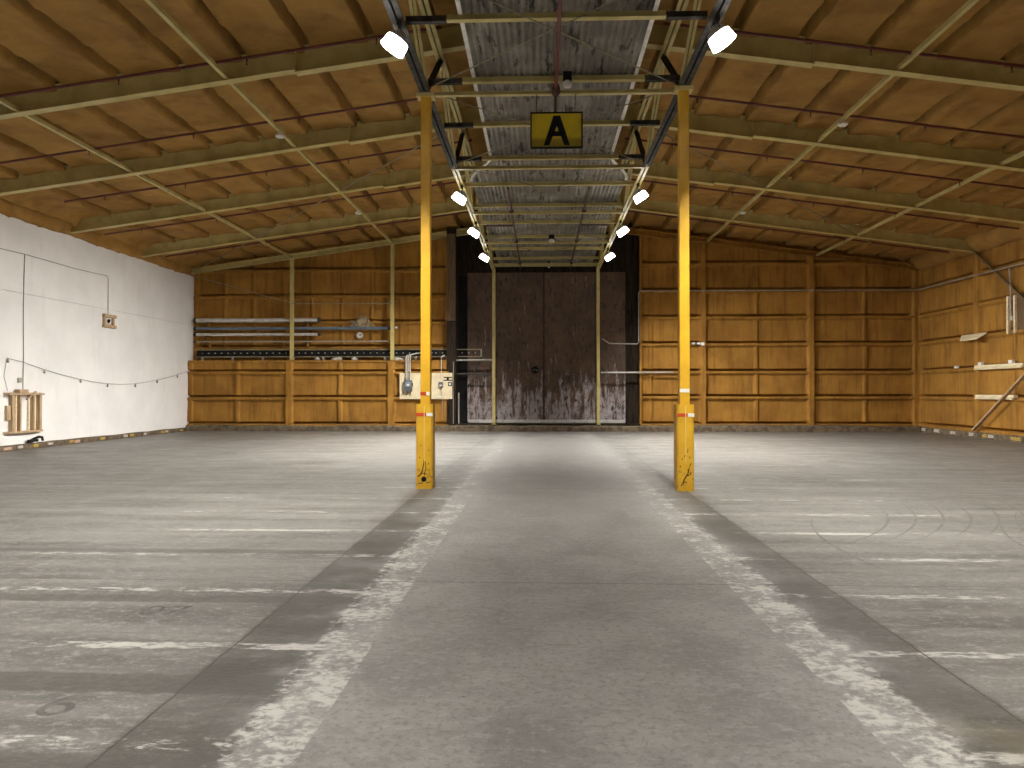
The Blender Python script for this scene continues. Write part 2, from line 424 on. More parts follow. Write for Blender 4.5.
# roof foam -----------------------------------------------------------
def roof(x0, x1, name, seed):
    lo, hi = min(x0, x1), max(x0, x1); sg = 1 if hi > XC + 1 else -1
    st = set(np.round(np.arange(0, hi - lo + .3, 0.07), 3))
    for k in range(13):
        for o in np.arange(-.20, .22, .018): st.add(round(1.1 + 1.22 * k + o, 3))
    dvals = np.array(sorted(v for v in st if 0 <= v <= (hi - lo)) + [hi - lo])
    xs = XC + sg * dvals
    if sg < 0: xs = xs[::-1]
    ys = np.concatenate([np.arange(YB - .2, 6.0, 0.5), np.arange(6.0, 12, 0.12), np.arange(12, YF + 0.3, 0.09)])
    Xg, Yg = np.meshgrid(xs, ys, indexing='ij')
    z = zbn(Xg) + 0.42
    dist = np.abs(Xg - XC)
    k = np.floor((dist - 1.1) / 1.22 + 0.30)
    wob = 0.014 * vnoise(Yg * 0.8, k * 3.1, seed + 3, 3)
    sd = dist + wob - (1.1 + 1.22 * k)                 # >0: eaves side of the purlin, <0: ridge side
    flat = np.ones_like(Xg)
    for ry in RALL: flat = np.minimum(flat, 1 - 0.5 * plateau(Yg - ry, 0.10, 0.22))
    lip = 0.085 + 0.03 * vnoise(Yg * 0.6, k * 5.3, seed + 9, 2)
    rec = 0.22 + 0.07 * vnoise(Yg * 0.7, k * 7.7, seed + 13, 3)
    z -= lip * flat * np.where(sd >= 0, 1 - sstep((sd - 0.05) / 0.45), 1 - sstep(-sd / 0.03))
    z += rec * flat * np.where(sd < 0, sstep((-sd - 0.01) / 0.03) * (1 - sstep((-sd - 0.06) / 0.13)), 0)
    for ry in RALL:                       # foam rolls over each rafter
        z -= 0.035 * plateau(Yg - ry + 0.02 * vnoise(Xg * 2, Yg * 0, seed + 5, 2), 0.12, 0.16)
    z -= 0.055 * plateau(Yg - (RALL[-1] - 2.0) + 0.0, 0.03, 0.1) * 0
    # cross creases where the sheets lap, one or two per bay
    for ry in RALL:
        for off, a in ((1.45, 0.035), (2.8, 0.03)):
            z -= a * plateau(Yg - ry - off + 0.12 * vnoise(Xg * 0.6, Yg * 0, seed + int(off * 7), 2), 0.02, 0.12)
    z += 0.03 * vnoise(Xg * 1.3, Yg * 0.9, seed, 4) + 0.02 * vnoise(Xg * 5, Yg * 4, seed + 1, 3)
    edge = np.minimum(np.abs(Xg - XL), np.abs(Xg - XR))   # roll down to the eaves
    z -= 0.40 * (1 - sstep(edge / (0.55 + 0.15 * vnoise(Yg * 0.8, Yg * 0, seed + 8, 3))))
    P = np.stack([Xg, Yg, z], -1)
    return grid_object(name, P, 'roof_foam')
ceil = bpy.data.objects.new('ceiling', None); COL.objects.link(ceil); struct(ceil)
r1 = roof(XL - 0.05, XC, 'slope', 11); r1.parent = ceil
r2 = roof(XC, XR + 0.05, 'slope', 47); r2.parent = ceil
# outer roof deck so that nothing leaks in
md = MB()
md.prism([(XL - .5, YB - .5, zb(XL) + 1.0), (XC, YB - .5, zb(XC) + 1.1), (XR + .5, YB - .5, zb(XR) + 1.0), (XR + .5, YB - .5, zb(XR) + 1.2), (XC, YB - .5, zb(XC) + 1.3), (XL - .5, YB - .5, zb(XL) + 1.2)], (0, YF - YB + 2, 0))
md.build('roof_deck', 'dark_steel', ceil)

# foam-sprayed walls ----------------------------------------------------
GZ = [0.30, 1.40, 2.42, 3.54, 4.62, 5.69, 6.78]
def zsamples(z0, z1, girts):
    s = set(np.round(np.arange(z0, z1 + 0.001, 0.09), 3))
    for g in girts:
        for o in (-0.16, -0.13, -0.10, -0.06, -0.02, -0.003, 0.004, 0.02, 0.04, 0.06, 0.08, 0.10, 0.12): s.add(round(g + o, 3))
    a = np.array(sorted(x for x in s if z0 <= x <= z1)); return a
def usamples(u0, u1, studs, step=0.075):
    s = set(np.round(np.arange(u0, u1, step), 3)); s.add(round(u1, 3))
    for u, wd, dp in studs:
        for o in (-wd - .05, -wd - .02, -wd + .01, 0, wd - .01, wd + .02, wd + .05): s.add(round(u + o, 3))
    return np.array(sorted(x for x in s if u0 <= x <= u1))
def foam_wall(name, u0, u1, z0, z1, girts, studs, place, seed, cap=None, step=0.075):
    us = usamples(u0, u1, studs, step); zs = zsamples(z0, z1, girts)
    U, Z = np.meshgrid(us, zs, indexing='ij')
    d = 0.020 * vnoise(U * 1.1, Z * 1.3, seed, 3) + 0.012 * vnoise(U * 5, Z * 6, seed + 2, 3)
    stud = np.zeros_like(U); big = np.zeros_like(U)
    for u, wd, dp in studs:
        p = plateau(U - u + 0.02 * vnoise(Z * 1.5, Z * 0 + u, seed + 4, 2), wd, 0.05)
        stud = np.maximum(stud, p * dp)
        if dp > 0.09: big = np.maximum(big, p)
    ledge = np.zeros_like(U); groove = np.zeros_like(U)
    for g in girts:
        gg = g + 0.012 * vnoise(U * 0.8, U * 0 + g, seed + 6, 2)
        t = Z - gg
        ledge = np.maximum(ledge, 0.10 * sstep((t + 0.15) / 0.05) * (1 - sstep((t - 0.0) / 0.012)))
        groove = np.maximum(groove, sstep((t + 0.004) / 0.01) * (1 - sstep((t - 0.06) / 0.035)) * (0.8 + 0.3 * vnoise(U * 0.9, U * 0 + g, seed + 7, 2)))
    d = d + np.maximum(ledge, stud) - 0.26 * groove * (1 - big)
    if cap is not None: Z = np.minimum(Z, cap(U))
    P = place(U, Z, d)
    return struct(grid_object(name, P, 'foam'))
def place_far(y):
    return lambda U, Z, d: np.stack([U, y - d, Z], -1)

studs_R = [(4.02, .06, .12), (4.44, .05, .05), (6.53, .10, .13), (8.65, .05, .06), (10.82, .11, .13), (12.94, .05, .06), (14.98, .13, .13)]
wf = bpy.data.objects.new('wall_far', None); COL.objects.link(wf); struct(wf)
a = foam_wall('foam_face', 3.98, XR + 0.1, 0.0, 8.9, GZ, studs_R, place_far(31.2), 100, lambda u: zbn(u) + 0.72); a.parent = wf; del a['kind']
studs_LU = [(-14.3, .08, .1)] + [(x, .05, .07) for x in (-13.1, -11.9, -10.68, -9.43, -8.18, -6.93, -5.73, -4.75)] + [(-3.82, .08, .1)]
a = foam_wall('foam_face', XL - 0.05, -3.7, 2.7, 8.9, [3.45, 4.49, 5.57, 6.66], studs_LU, place_far(31.5), 200, lambda u: zbn(u) + 0.72); a.parent = wf; del a['kind']
studs_LL = [(-14.3, .08, .08), (-12.35, .06, .07), (-10.22, .12, .12), (-8.13, .06, .07), (-6.05, .12, .12), (-3.85, .07, .07)]
a = foam_wall('foam_face', XL - 0.05, -3.7, 0.0, 2.86, [0.28, 1.36, 2.41], studs_LL, place_far(30.95), 300); a.parent = wf; del a['kind']
# ledge on top of the thicker lower wall, outer cladding, wall above the door
MB().box(XL, -3.72, 30.9, 31.7, 2.78, 2.87).build('ledge', 'foam', wf)
MB().box(XL - 1, XR + 1, 32.25, 32.4, -0.2, 9.8).build('cladding', 'dark_steel', wf)
MB().box(-3.4, 3.98, 31.62, 31.75, 6.42, 9.0).build('head_panel', 'dark_wood', wf)

# right wall
ystuds = []
for y in RALL + [31.2 - 4.15 * 8]:
    ystuds += [(y, .12, .13), (y + 2.07, .05, .06)]
foam_wall('wall_right', 3.0, 31.3, 0.0, 6.9, GZ[:-1], ystuds, lambda U, Z, d: np.stack([XR - d, U, Z], -1), 400, None, 0.08)
MB().box(XR - 0.0, XR + 0.12, YB, 3.05, 0, 6.9).build('wall_right_near', 'foam')
bpy.data.objects['wall_right_near'].parent = bpy.data.objects['wall_right']
bpy.data.objects['wall_right_near'].name = 'near_section'
ob = MB().box(XR + 0.25, XR + 0.35, YB - .3, YF + .9, -0.2, 7.6).build('cladding', 'dark_steel', bpy.data.objects['wall_right'])

# left wall: white plaster, upper lift set a hair back so its joint shows
wl = MB()
wl.box(XL - 0.3, XL, YB - .2, 31.55, 0.0, 4.326)
wl.box(XL - 0.3, XL - 0.05, YB - .2, 31.55, 4.32, 4.35)
wl.box(XL - 0.3, XL - 0.006, YB - .2, 31.55, 4.338, 6.75)
struct(wl.build('wall_left', 'plaster'))
struct(MB().box(XL - 0.4, XR + 0.4, YB - 0.3, YB, 0, 9.2).build('wall_rear', 'foam'))

# curbs along the walls
def curb_mat():
    return simple('curb_concrete', (0.165, 0.125, 0.08), (0.07, 0.055, 0.04), 4.5, 0.85, bump=0.3, spec=0.2)
M['curb'] = curb_mat()
def curb_far():
    us = np.arange(XL, XR + 0.01, 0.08); t = np.linspace(0, 1, 9)
    U, T = np.meshgrid(us, t, indexing='ij')
    yy = 30.72 + 0.02 * vnoise(U * 1.2, U * 0, 5, 3) + np.clip((T - 0.5) * 2, 0, 1) * 0.36
    zz = np.clip(T * 2, 0, 1) * (0.22 + 0.045 * vnoise(U * 0.9, U * 0 + 4, 6, 4)) + np.clip((T - 0.5) * 2, 0, 1) * 0.03
    return struct(grid_object('baseboard_far', np.stack([U, yy, zz], -1), 'curb'))
curb_far()
def curb_side(name, x, sgn, h):
    us = np.arange(YB, 30.85, 0.1); t = np.linspace(0, 1, 9)
    U, T = np.meshgrid(us, t, indexing='ij')
    xx = x - sgn * (0.16 + 0.012 * vnoise(U * 1.2, U * 0, 15, 3)) + sgn * np.clip((T - 0.5) * 2, 0, 1) * 0.2
    zz = np.clip(T * 2, 0, 1) * (h + 0.02 * vnoise(U * 0.9, U * 0 + 4, 16, 4)) + np.clip((T - .5) * 2, 0, 1) * 0.02
    return struct(grid_object(name, np.stack([xx, U, zz], -1), 'curb'))
cl = curb_side('baseboard_left', XL, -1, 0.13)
cr = curb_side('baseboard_right', XR, 1, 0.20)
for y, k, wd in ((20.05, 'patch_pink', .3), (20.55, 'patch_white', .2), (21.2, 'patch_yellow', .22), (21.85, 'patch_white', .2), (22.85, 'patch_yellow', .22), (23.15, 'patch_pink', .25),
              (24.5, 'patch_yellow', .28), (25.9, 'patch_white', .25), (26.3, 'patch_yellow', .25), (27.2, 'patch_white', .2), (28.5, 'patch_yellow', .25), (28.8, 'patch_white', .2), (30.0, 'patch_yellow', .25)):
    MB().box(XL + 0.150, XL + 0.182, y - wd / 2, y + wd / 2, 0.03 + 0.02 * (y * 7 % 1), 0.105 + 0.02 * (y * 3 % 1)).build('paint_patch', k, cl)
for y, k, wd in ((30.6, 'patch_white', .3), (29.6, 'patch_white', .35), (28.45, 'patch_white', .35), (27.25, 'patch_white', .28), (26.45, 'patch_yellow', .25), (26.1, 'patch_white', .28), (24.75, 'patch_yellow', .5), (23.0, 'patch_white', .3)):
    MB().box(XR - 0.184, XR - 0.150, y - wd / 2, y + wd / 2, 0.06, 0.15 + 0.03 * (y * 3 % 1)).build('paint_patch', k, cr)

# ------------------------------------------------------------------ the big door and its frame
dr = bpy.data.objects.new('door_1', None); COL.objects.link(dr); struct(dr); dr.location = (0.2, 31.5, 0)
for x0, x1, sd in ((-3.0, 0.105, 1), (0.165, 3.47, 2)):
    mb = MB(); rnd = random.Random(sd)
    n = 5; cuts = [x0 + (x1 - x0) * i / n for i in range(n + 1)]
    for za, zc in ((0.36, 2.29), (2.305, 4.08), (4.095, 6.48)):
        for i in range(n):
            o = rnd.uniform(-.012, .012)
            mb.box(cuts[i] + .004, cuts[i + 1] - .004, 31.5 + o, 31.58, za, zc)
    mb.box(x0, x1, 31.55, 31.6, 0.33, 6.48)
    lf = mb.build('door_leaf', 'door', dr)
    if sd == 1:
        MB().lathe([(0.0, 0), (0.13, 0.0), (0.15, 0.03), (0.15, 0.09), (0.12, 0.11), (0, 0.11)], (-0.22, 31.48, 2.47), (0, -1, 0), 14).build('door_pull', 'black', lf, smooth=True)
        MB().tube([(-0.31, 31.37, 2.45), (-0.27, 31.34, 2.50), (-0.17, 31.34, 2.50), (-0.13, 31.37, 2.45)], 0.016, 6).build('pull_bar', 'conduit', lf)
MB().box(0.10, 0.17, 31.47, 31.6, 0.34, 6.48).build('meeting_strip', simple('rust_strip', (0.04, 0.016, 0.010), (0.025, 0.012, 0.01), 4, 0.7), dr)
mb = MB(); mb.box(-2.95, 3.44, 31.38, 31.46, 0.33, 0.39); mb.box(-2.95, 3.44, 31.44, 31.47, 0.30, 0.45)
mb.build('bottom_rail', 'galv', dr)
MB().box(-3.5, 4.0, 30.95, 31.75, 0.0, 0.30).build('threshold', 'dark_wood', dr)
# jambs, and the sheet behind the left gap
struct(MB().box(-3.78, -3.40, 30.86, 31.95, 0.0, 8.2).build('trim_1', 'dark_wood'))
struct(MB().box(-3.78, -3.42, 30.80, 30.86, 4.45, 7.95).build('trim_2', 'old_wood'))
struct(MB().box(-3.40, -2.96, 31.9, 32.0, 0.0, 8.2).build('recess_shade', 'black'))  # black sheet behind the door gap; the recess's shade is put into its colour
mb = MB(); mb.box(3.46, 3.98, 31.42, 31.9, 0.0, 8.3); 
struct(mb.build('trim_4', 'dark_wood'))
# open panel joints on the sides of the doorway
# guard rails across the recess beside each post
def pipe(name, pts, r, mat, label, cat, group=None, n=8):
    return tag(MB().tube(pts, r, n).build(name, mat, smooth=True), label, cat, group)
pipe('guard_rail', [(-3.42, 30.95, 2.87), (-1.96, 30.95, 2.87)], 0.035, 'conduit', 'upper grey guard rail between dark jamb and left door post', 'rail')
pipe('guard_rail', [(-3.42, 30.95, 2.31), (-1.96, 30.95, 2.31)], 0.03, 'dark_steel', 'lower dark guard rail between dark jamb and left door post', 'rail')
pipe('guard_rail', [(2.42, 30.95, 2.36), (5.3, 30.92, 2.36)], 0.035, 'conduit', 'dark grey guard rail right of the right door post', 'rail')
pipe('guard_rail', [(-3.30, 30.95, 0.30), (-3.30, 30.95, 1.55)], 0.03, 'conduit', 'short upright pipe stub beside left edge of the big door', 'pipe')

# ------------------------------------------------------------------ columns with crash guards
def column(x, y, side, lab, white_only):
    t = thing('steel_column', (x, y, 0), lab, 'column', 'yellow columns of the aisle')
    p = MB(); p.box(x - .077, x + .085, y - .080, y + .080, 0.0, 6.52); p.build('post', 'yellow', t, bevel=0.012)
    MB().box(x - .15, x + .15, y - .12, y + .12, 6.50, 6.56).build('cap_plate', 'olive', t)
    g = MB()
    # two bent halves of the guard, meeting in a seam at the front
    for s in (-1, 1):
        prof = [(0.003, -.168), (.108, -.168), (.138, -.138), (.138, .145), (.003, .145), (.003, .133), (.126, .133), (.126, -.133), (.103, -.156), (.003, -.156)]
        g.prism([(x + s * a, y + b_, 0.0) for a, b_ in prof], (0, 0, 1.39))
    gd = g.build('guard', 'yellow', t)
    MB().box(x - .006, x + .006, y - .174, y - .160, 0.45, 1.36).build('weld_seam', simple('pale_weld', (0.75, 0.62, 0.3), (0.7, 0.5, 0.12), 9), gd)
    k = 0.28 * side
    for z0, hw, yy, par in ((1.222, .137, y - .1705, gd), (1.565 if side < 0 else 1.665, .0775, y - .083, t)):
        if par is t and white_only:
            MB().box(x - hw, x + hw, yy - .002, yy + .003, z0 - .03 - .05, z0 + .03 - .05).build('tape_band', 'tape_white', par); continue
        MB().box(x - hw, x + hw * .25, yy - .002, yy + .003, z0 - .028, z0 + .028).build('tape_band', 'tape_red', par)
        MB().box(x + hw * .25, x + hw, yy - .002, yy + .003, z0 - .028, z0 + .028).build('tape_band', 'tape_white', par)
    # dents and gouges near the floor, a few millimetres proud where the paint is torn
    rnd = random.Random(int(x * 10))
    yy = y - .1705
    if side < 0:
        MB().lathe([(0.0, 0), (.045, 0.0), (.04, .003), (0, .003)], (x - .005, yy + .002, 0.16), (0, -1, 0), 12).build('punched_hole', 'black', gd)
        paths = [[(-.07, .22), (-.03, .30), (-.01, .40), (.0, .52)], [(.0, .22), (.03, .34), (.02, .45)], [(-.1, .2), (-.04, .26), (.06, .24)], [(.05, .18), (.1, .24)], [(-.08, .50), (-.075, .53)], [(.07, .62), (.078, .65)], [(.06, .40), (.07, .42)], [(-.06, .70), (-.05, .72)], [(.08, .30), (.095, .33)], [(.03, .1), (.1, .115)], [(-.1, .09), (-.03, .1)]]
    else:
        paths = [[(-.05, .12), (-.02, .2), (.03, .27), (.05, .36), (.085, .45)], [(-.08, .08), (-.03, .15), (.02, .14)], [(.03, .24), (.09, .30)], [(-.06, .5), (-.05, .53)], [(.03, .62), (.035, .68)], [(-.02, .55), (-.01, .58)], [(.06, .52), (.068, .56)], [(-.09, .38), (-.085, .41)]]
    for pth in paths:
        d = MB()
        for (a, b_), (c_, e) in zip(pth, pth[1:]):
            d.bar((x + a, yy, b_), (x + c_, yy, e), rnd.uniform(.007, .018), .003, (0, 1, 0))
        d.build('gouge', 'black', gd)
    return t
cL = column(GL, 12.75, -1, 'yellow steel column on the left, black gouges round a hole near its foot', False)
cR = column(GR, 12.62, 1, 'yellow steel column on the right, one forked black gouge at its foot, white band', True)

# posts at the far wall
def hpost(x, y, z0, z1, mat, lab, hw=.065):
    t = thing('wall_post', (x, y, z0), lab, 'post', 'posts at the far wall')
    f = MB(); f.box(x - hw, x + hw, y - .07, y - .055, z0, z1); f.box(x - hw, x + hw, y + .055, y + .07, z0, z1); f.box(x - .012, x + .012, y - .055, y + .055, z0, z1)
    f.build('shaft', mat, t)
    MB().box(x - .10, x + .10, y - .10, y + .10, z0 - .001, z0 + .02).build('base_plate', mat, t)
    return t
hpost(-10.15, 31.05, 2.87, zb(-10.15) + .05, 'olive', 'olive post on the far wall ledge, left of the two above the pipe rack')
hpost(-6.02, 31.05, 2.87, zb(-6.02) + .05, 'olive', 'olive post on the far wall ledge, nearest the blue pipe end')
hpost(-1.87, 30.8, 0.27, 6.50, 'olive', 'olive post in front of the left door leaf', .06)
hpost(2.30, 30.8, 0.27, 6.50, 'olive', 'olive post in front of the right door leaf', .06)

# ------------------------------------------------------------------ trusses on the column lines
BZ0, BZ1, TZ = 6.56, 6.68, 8.0
bot_nodes = [4.4, 8.6, 12.75, 17.0, 21.3, 25.6, 30.0]
top_nodes = [2.15, 6.3, 10.45, 14.6, 18.75, 22.9, 27.05, 30.9]
def angle_pair(mb, p, q, wd, ht, gap=.03):
    p, q = Vector(p), Vector(q)
    for s in (-1, 1):
        pr = [(s * gap / 2, -ht / 2), (s * (gap / 2 + wd), -ht / 2), (s * (gap / 2 + wd), -ht / 2 + .014), (s * (gap / 2 + .014), -ht / 2 + .014), (s * (gap / 2 + .014), ht / 2), (s * gap / 2, ht / 2)]
        mb.extrude(pr, p, q)
def truss(x, lab):
    t = thing('roof_truss', (x, 17, BZ0), lab, 'truss', 'long trusses over the aisle edges')
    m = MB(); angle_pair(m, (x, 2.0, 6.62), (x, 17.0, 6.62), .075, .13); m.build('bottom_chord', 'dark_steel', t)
    m = MB(); angle_pair(m, (x, 17.0, 6.62), (x, 31.3, 6.62), .06, .12); m.build('bottom_chord', 'olive', t)
    m = MB(); angle_pair(m, (x, 2.0, TZ), (x, 31.3, TZ), .07, .12); m.build('top_chord', 'olive', t)
    seq = []
    for i, b in enumerate(bot_nodes):
        seq.append((b, top_nodes[i + 1])); 
        if i: pass
    prs = []
    for b in bot_nodes:
        lo = [u for u in top_nodes if u < b][-1]; hi = [u for u in top_nodes if u > b][0]
        prs += [(b, lo), (b, hi)]
    for b, u in prs:
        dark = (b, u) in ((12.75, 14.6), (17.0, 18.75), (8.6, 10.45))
        m = MB(); angle_pair(m, (x, b, 6.66), (x, u, TZ - .04), .045, .075, .02)
        m.build('diagonal', 'dark_steel' if dark else 'olive', t)
    for b in bot_nodes[2:]:
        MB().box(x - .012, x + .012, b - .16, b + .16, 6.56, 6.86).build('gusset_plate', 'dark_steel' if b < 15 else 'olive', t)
    for u in top_nodes[2:-1]:
        MB().box(x - .012, x + .012, u - .15, u + .15, 7.80, 8.05).build('gusset_plate', 'olive', t)
    return t
truss(GL, 'long lattice truss over the left yellow column'); truss(GR, 'long lattice truss over the right yellow column')

# rafters ---------------------------------------------------------------
ORD = ['nearest', 'second', 'third', 'fourth', 'fifth', 'sixth', 'seventh', 'eighth', 'ninth', 'tenth', 'eleventh']
def ibeam(mb, p, q, dep, fw, tf=.018, tw=.012):
    """p, q on the underside centre line"""
    mb.extrude([(-fw / 2, 0), (fw / 2, 0), (fw / 2, tf), (tw / 2, tf), (tw / 2, dep - tf), (fw / 2, dep - tf), (fw / 2, dep), (-fw / 2, dep), (-fw / 2, dep - tf), (-tw / 2, dep - tf), (-tw / 2, tf), (-fw / 2, tf)], p, q)
def rafter(y, side, lab, dep=.44, mat='olive'):
    s = -1 if side == 'left' else 1
    xe = XL + 0.12 if s < 0 else XR - 0.15
    xs = XC + s * 4.9
    t = thing('roof_rafter', (xs, y, zb(xs)), lab, 'rafter', 'rafters of the %s roof slope' % side)
    m = MB(); ibeam(m, (xe, y, zb(xe)), (xs, y, zb(xs)), dep, .20); m.build('outer_beam', mat, t)
    x2 = XC - s * 0.0 + s * 0.02
    m = MB(); ibeam(m, (xs, y, zb(xs) - .05), (x2, y, zb(x2) - .05), dep + .05, .20); m.build('inner_beam', mat, t)
    MB().frame((xs, y, zb(xs) + dep / 2 - .05), (.012, 0, 0), (0, .10, 0), (0, 0, dep / 2)).build('splice_plate', mat, t)
    return t
for i, y in enumerate(RY):
    for side in ('left', 'right'):
        rafter(y, side, '%s olive steel rafter counted from the camera, %s roof slope' % (ORD[i], side))
for side in ('left', 'right'):
    t = rafter(31.0, side, ('slim olive end rafter along the top of the far wall, left roof slope' if side == 'left' else 'foam-coated end rafter along the top of the far wall, right roof slope'), .20, 'olive' if side == 'left' else 'foam')
for side in ('left', 'right'):
    rafter(10.45, side, 'olive steel rafter on the %s slope just above the top of the photo' % side)

# longitudinal struts under the roof
for x, lab in ((-10.17, 'long thin olive strut under the left slope, outer one near the white wall'), (-6.05, 'long thin olive strut under the left slope, inner one'),
               (6.68, 'long thin olive strut under the right slope, inner one'), (11.0, 'long thin olive strut under the right slope, outer one')):
    z = zb(x) + .08
    m = MB(); m.extrude([(-.04, -.04), (.04, -.04), (.04, .04), (-.04, .04)], (x, 6.5, z), (x, 31.1, z))
    tag(m.build('roof_strut', 'olive'), lab, 'strut', 'long struts under the rafters')
# junction boxes on the inner struts
def cone_lamp(x, y, z, lab):
    t = thing('heat_detector', (x, y, z), lab, 'detector', 'white detectors on the inner struts')
    MB().lathe([(0.0, 0), (.05, 0), (.05, -.05), (.11, -.07), (.11, -.10), (.07, -.13), (0, -.13)], (x, y, z), (0, 0, 1), 14).build('housing', 'white_paint', t, smooth=True)
    MB().tube([(x, y, z - .12), (x + .01, y, z - .30)], .006, 5).build('pull_cord', 'wire', t)
for x, y, lab in ((-6.05, 17.6, 'small white detector on the left inner strut, nearer one'), (-6.05, 25.3, 'small white detector on the left inner strut, farther one'),
                  (6.68, 17.2, 'small white detector on the right inner strut, nearer one'), (6.68, 25.6, 'small white detector on the right inner strut, farther one')):
    cone_lamp(x, y, zb(x) + .04, lab)

# diagonal brace rods in the roof slopes
k = 0
for s, pts in (('left', [(-1.91, 18.75), (-6.05, 22.9), (-10.17, 27.05), (-14.25, 31.0)]), ('right', [(2.33, 18.75), (6.68, 22.9), (11.0, 27.05), (14.9, 31.0)])):
    for i, (p, q) in enumerate(zip(pts, pts[1:])):
        pipe('brace_rod', [(p[0], p[1], zb(p[0]) + .06), (q[0], q[1], zb(q[0]) + .06)], .016, 'rod', 'diagonal brace rod under the %s roof slope, %s from the aisle' % (s, ['first', 'second', 'third'][i]), 'rod', 'diagonal rods of the roof slopes', 6)
pipe('brace_rod', [(-14.3, 31.0, 6.36), (-10.2, 30.98, 5.22)], .018, 'rod', 'sloping brace rod on the far wall from the white wall corner to first post', 'rod', None, 6)
pipe('brace_rail', [(-10.15, 30.97, 5.18), (-6.02, 30.97, 5.17)], .022, 'rod', 'thin level rod high between the two posts above the pipe rack', 'rod', None, 6)
tag(MB().bar((14.93, 27.1, 6.48), (14.93, 23.2, 3.65), .07, .05, (1, 0, 0)).build('brace_strut', 'old_wood'), 'brown diagonal strut high on the right wall, from the eaves down', 'strut')

# ties, joists, corrugated ceiling over the aisle ------------------------
XA, XB = GL, GR
for i, y in enumerate([12.75, 17.0, 21.3, 25.6, 30.0]):
    m = MB(); m.extrude([(-.045, 0), (.045, 0), (.045, .012), (-.033, .012), (-.033, .09), (-.045, .09)], (XA, y, 6.53), (XB, y, 6.53))
    tag(m.build('tie_beam', 'olive'), ('olive tie beam joining the tops of the two yellow columns' if i == 0 else '%s olive tie beam across the aisle beyond the columns' % ['first', 'second', 'third', 'last'][i - 1]), 'beam', 'tie beams across the aisle')
JY = [10.5, 12.62, 14.72, 16.85, 19.0, 21.15, 23.3, 25.45, 27.6, 29.6, 31.3]
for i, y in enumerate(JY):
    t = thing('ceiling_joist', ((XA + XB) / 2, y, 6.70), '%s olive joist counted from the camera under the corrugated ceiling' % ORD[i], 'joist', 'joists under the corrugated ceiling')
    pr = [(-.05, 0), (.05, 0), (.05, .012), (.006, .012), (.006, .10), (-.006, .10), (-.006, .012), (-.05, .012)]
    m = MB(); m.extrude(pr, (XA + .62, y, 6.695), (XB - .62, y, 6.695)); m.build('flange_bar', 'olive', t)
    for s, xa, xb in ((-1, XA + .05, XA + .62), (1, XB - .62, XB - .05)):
        m = MB(); m.extrude([(a * .9, b_ + .004) for a, b_ in pr], (xa, y + .03, 6.69), (xb, y + .03, 6.69)); m.build('end_piece', 'dark_steel' if i < 4 else 'olive', t)  # outer joist ends, set darker on the four nearest joists

def corrugated(name, y0, y1, xl, xr, lab, zoff=0.0):
    xs = np.arange(-1.95, 2.40, 0.0115); ys = np.arange(y0, y1 + .001, 0.12)
    Xg, Yg = np.meshgrid(xs, ys, indexing='ij')
    Z = 6.815 + zoff + 0.018 * np.sin(Xg * 2 * np.pi / 0.105) + 0.01 * vnoise(Xg * .7, Yg * .6, 3, 3)
    o = grid_object(name, np.stack([Xg, Yg, Z], -1), 'corr')
    bm = __import__('bmesh').new(); bm.from_mesh(o.data)
    kill = [f for f in bm.faces if not (xl(f.calc_center_median().y) < f.calc_center_median().x < xr(f.calc_center_median().y))]
    __import__('bmesh').ops.delete(bm, geom=kill, context='FACES'); bm.to_mesh(o.data); bm.free()
    md = o.modifiers.new('thickness', 'SOLIDIFY'); md.thickness = .004
    return tag(o, lab, 'ceiling sheet', 'corrugated sheets over the aisle')
def lx(y): return -1.10 if y < 17.0 else (-1.10 - 0.60 * math.sin(min(1, (y - 17.0) / 1.9) * math.pi / 2) ** 1.5)
def rx(y): return 1.56 if y < 17.0 else (1.56 + 0.54 * math.sin(min(1, (y - 17.0) / 1.9) * math.pi / 2) ** 1.5)
seg = [(4.3, 8.5), (8.45, 12.66), (12.62, 16.9), (16.85, 21.2), (21.15, 25.5), (25.45, 31.35)]
labs = [None, 'stained corrugated sheet over the aisle in front of the yellow columns', 'stained corrugated sheet above the letter A sign', 'corrugated sheet widening with curved edges beyond the sign', 'dim corrugated sheet over the aisle, second before the big door', 'dim corrugated sheet over the aisle just before the big door']
for i, (a, b) in enumerate(seg):
    if i == 0:
        continue
    corrugated('corrugated_sheet', a, b, lx, rx, labs[i], 0.012 * (i % 2))
for fx, s in ((lx, 'left'), (rx, 'right')):
    m = MB(); ys = [7.0] + list(np.arange(8, 17.0, 3.0)) + list(np.linspace(17.0, 18.9, 9))
    for a, b in zip(ys, ys[1:]):
        m.bar((fx(a), a, 6.79), (fx(b), b, 6.79), .06, .02)
    tag(m.build('edge_trim', 'white_paint'), 'pale metal edge trim along the %s edge of corrugated ceiling' % s, 'trim', 'edge trims of the corrugated ceiling')
# x-bracing rods of the aisle ceiling
bays = [8.6, 12.75, 17.0, 21.3, 25.6, 30.0]
for i, (a, b) in enumerate(zip(bays, bays[1:])):
    for x0, x1, s in ((XA, XB, 'left'), (XB, XA, 'right')):
        dz = 0.0 if s == 'left' else .025
        w_ = ['in front of the yellow columns', 'in first bay beyond columns', 'in second bay beyond columns', 'in third bay beyond columns', 'in bay before the big door'][i]
        pipe('cross_brace_rod', [(x0, a, 6.63 + dz), (x1, b, 6.63 + dz)], .010, 'rod', 'thin cross rod %s, near end on the %s' % (w_, s), 'rod', 'crossed rods over the aisle', 6)

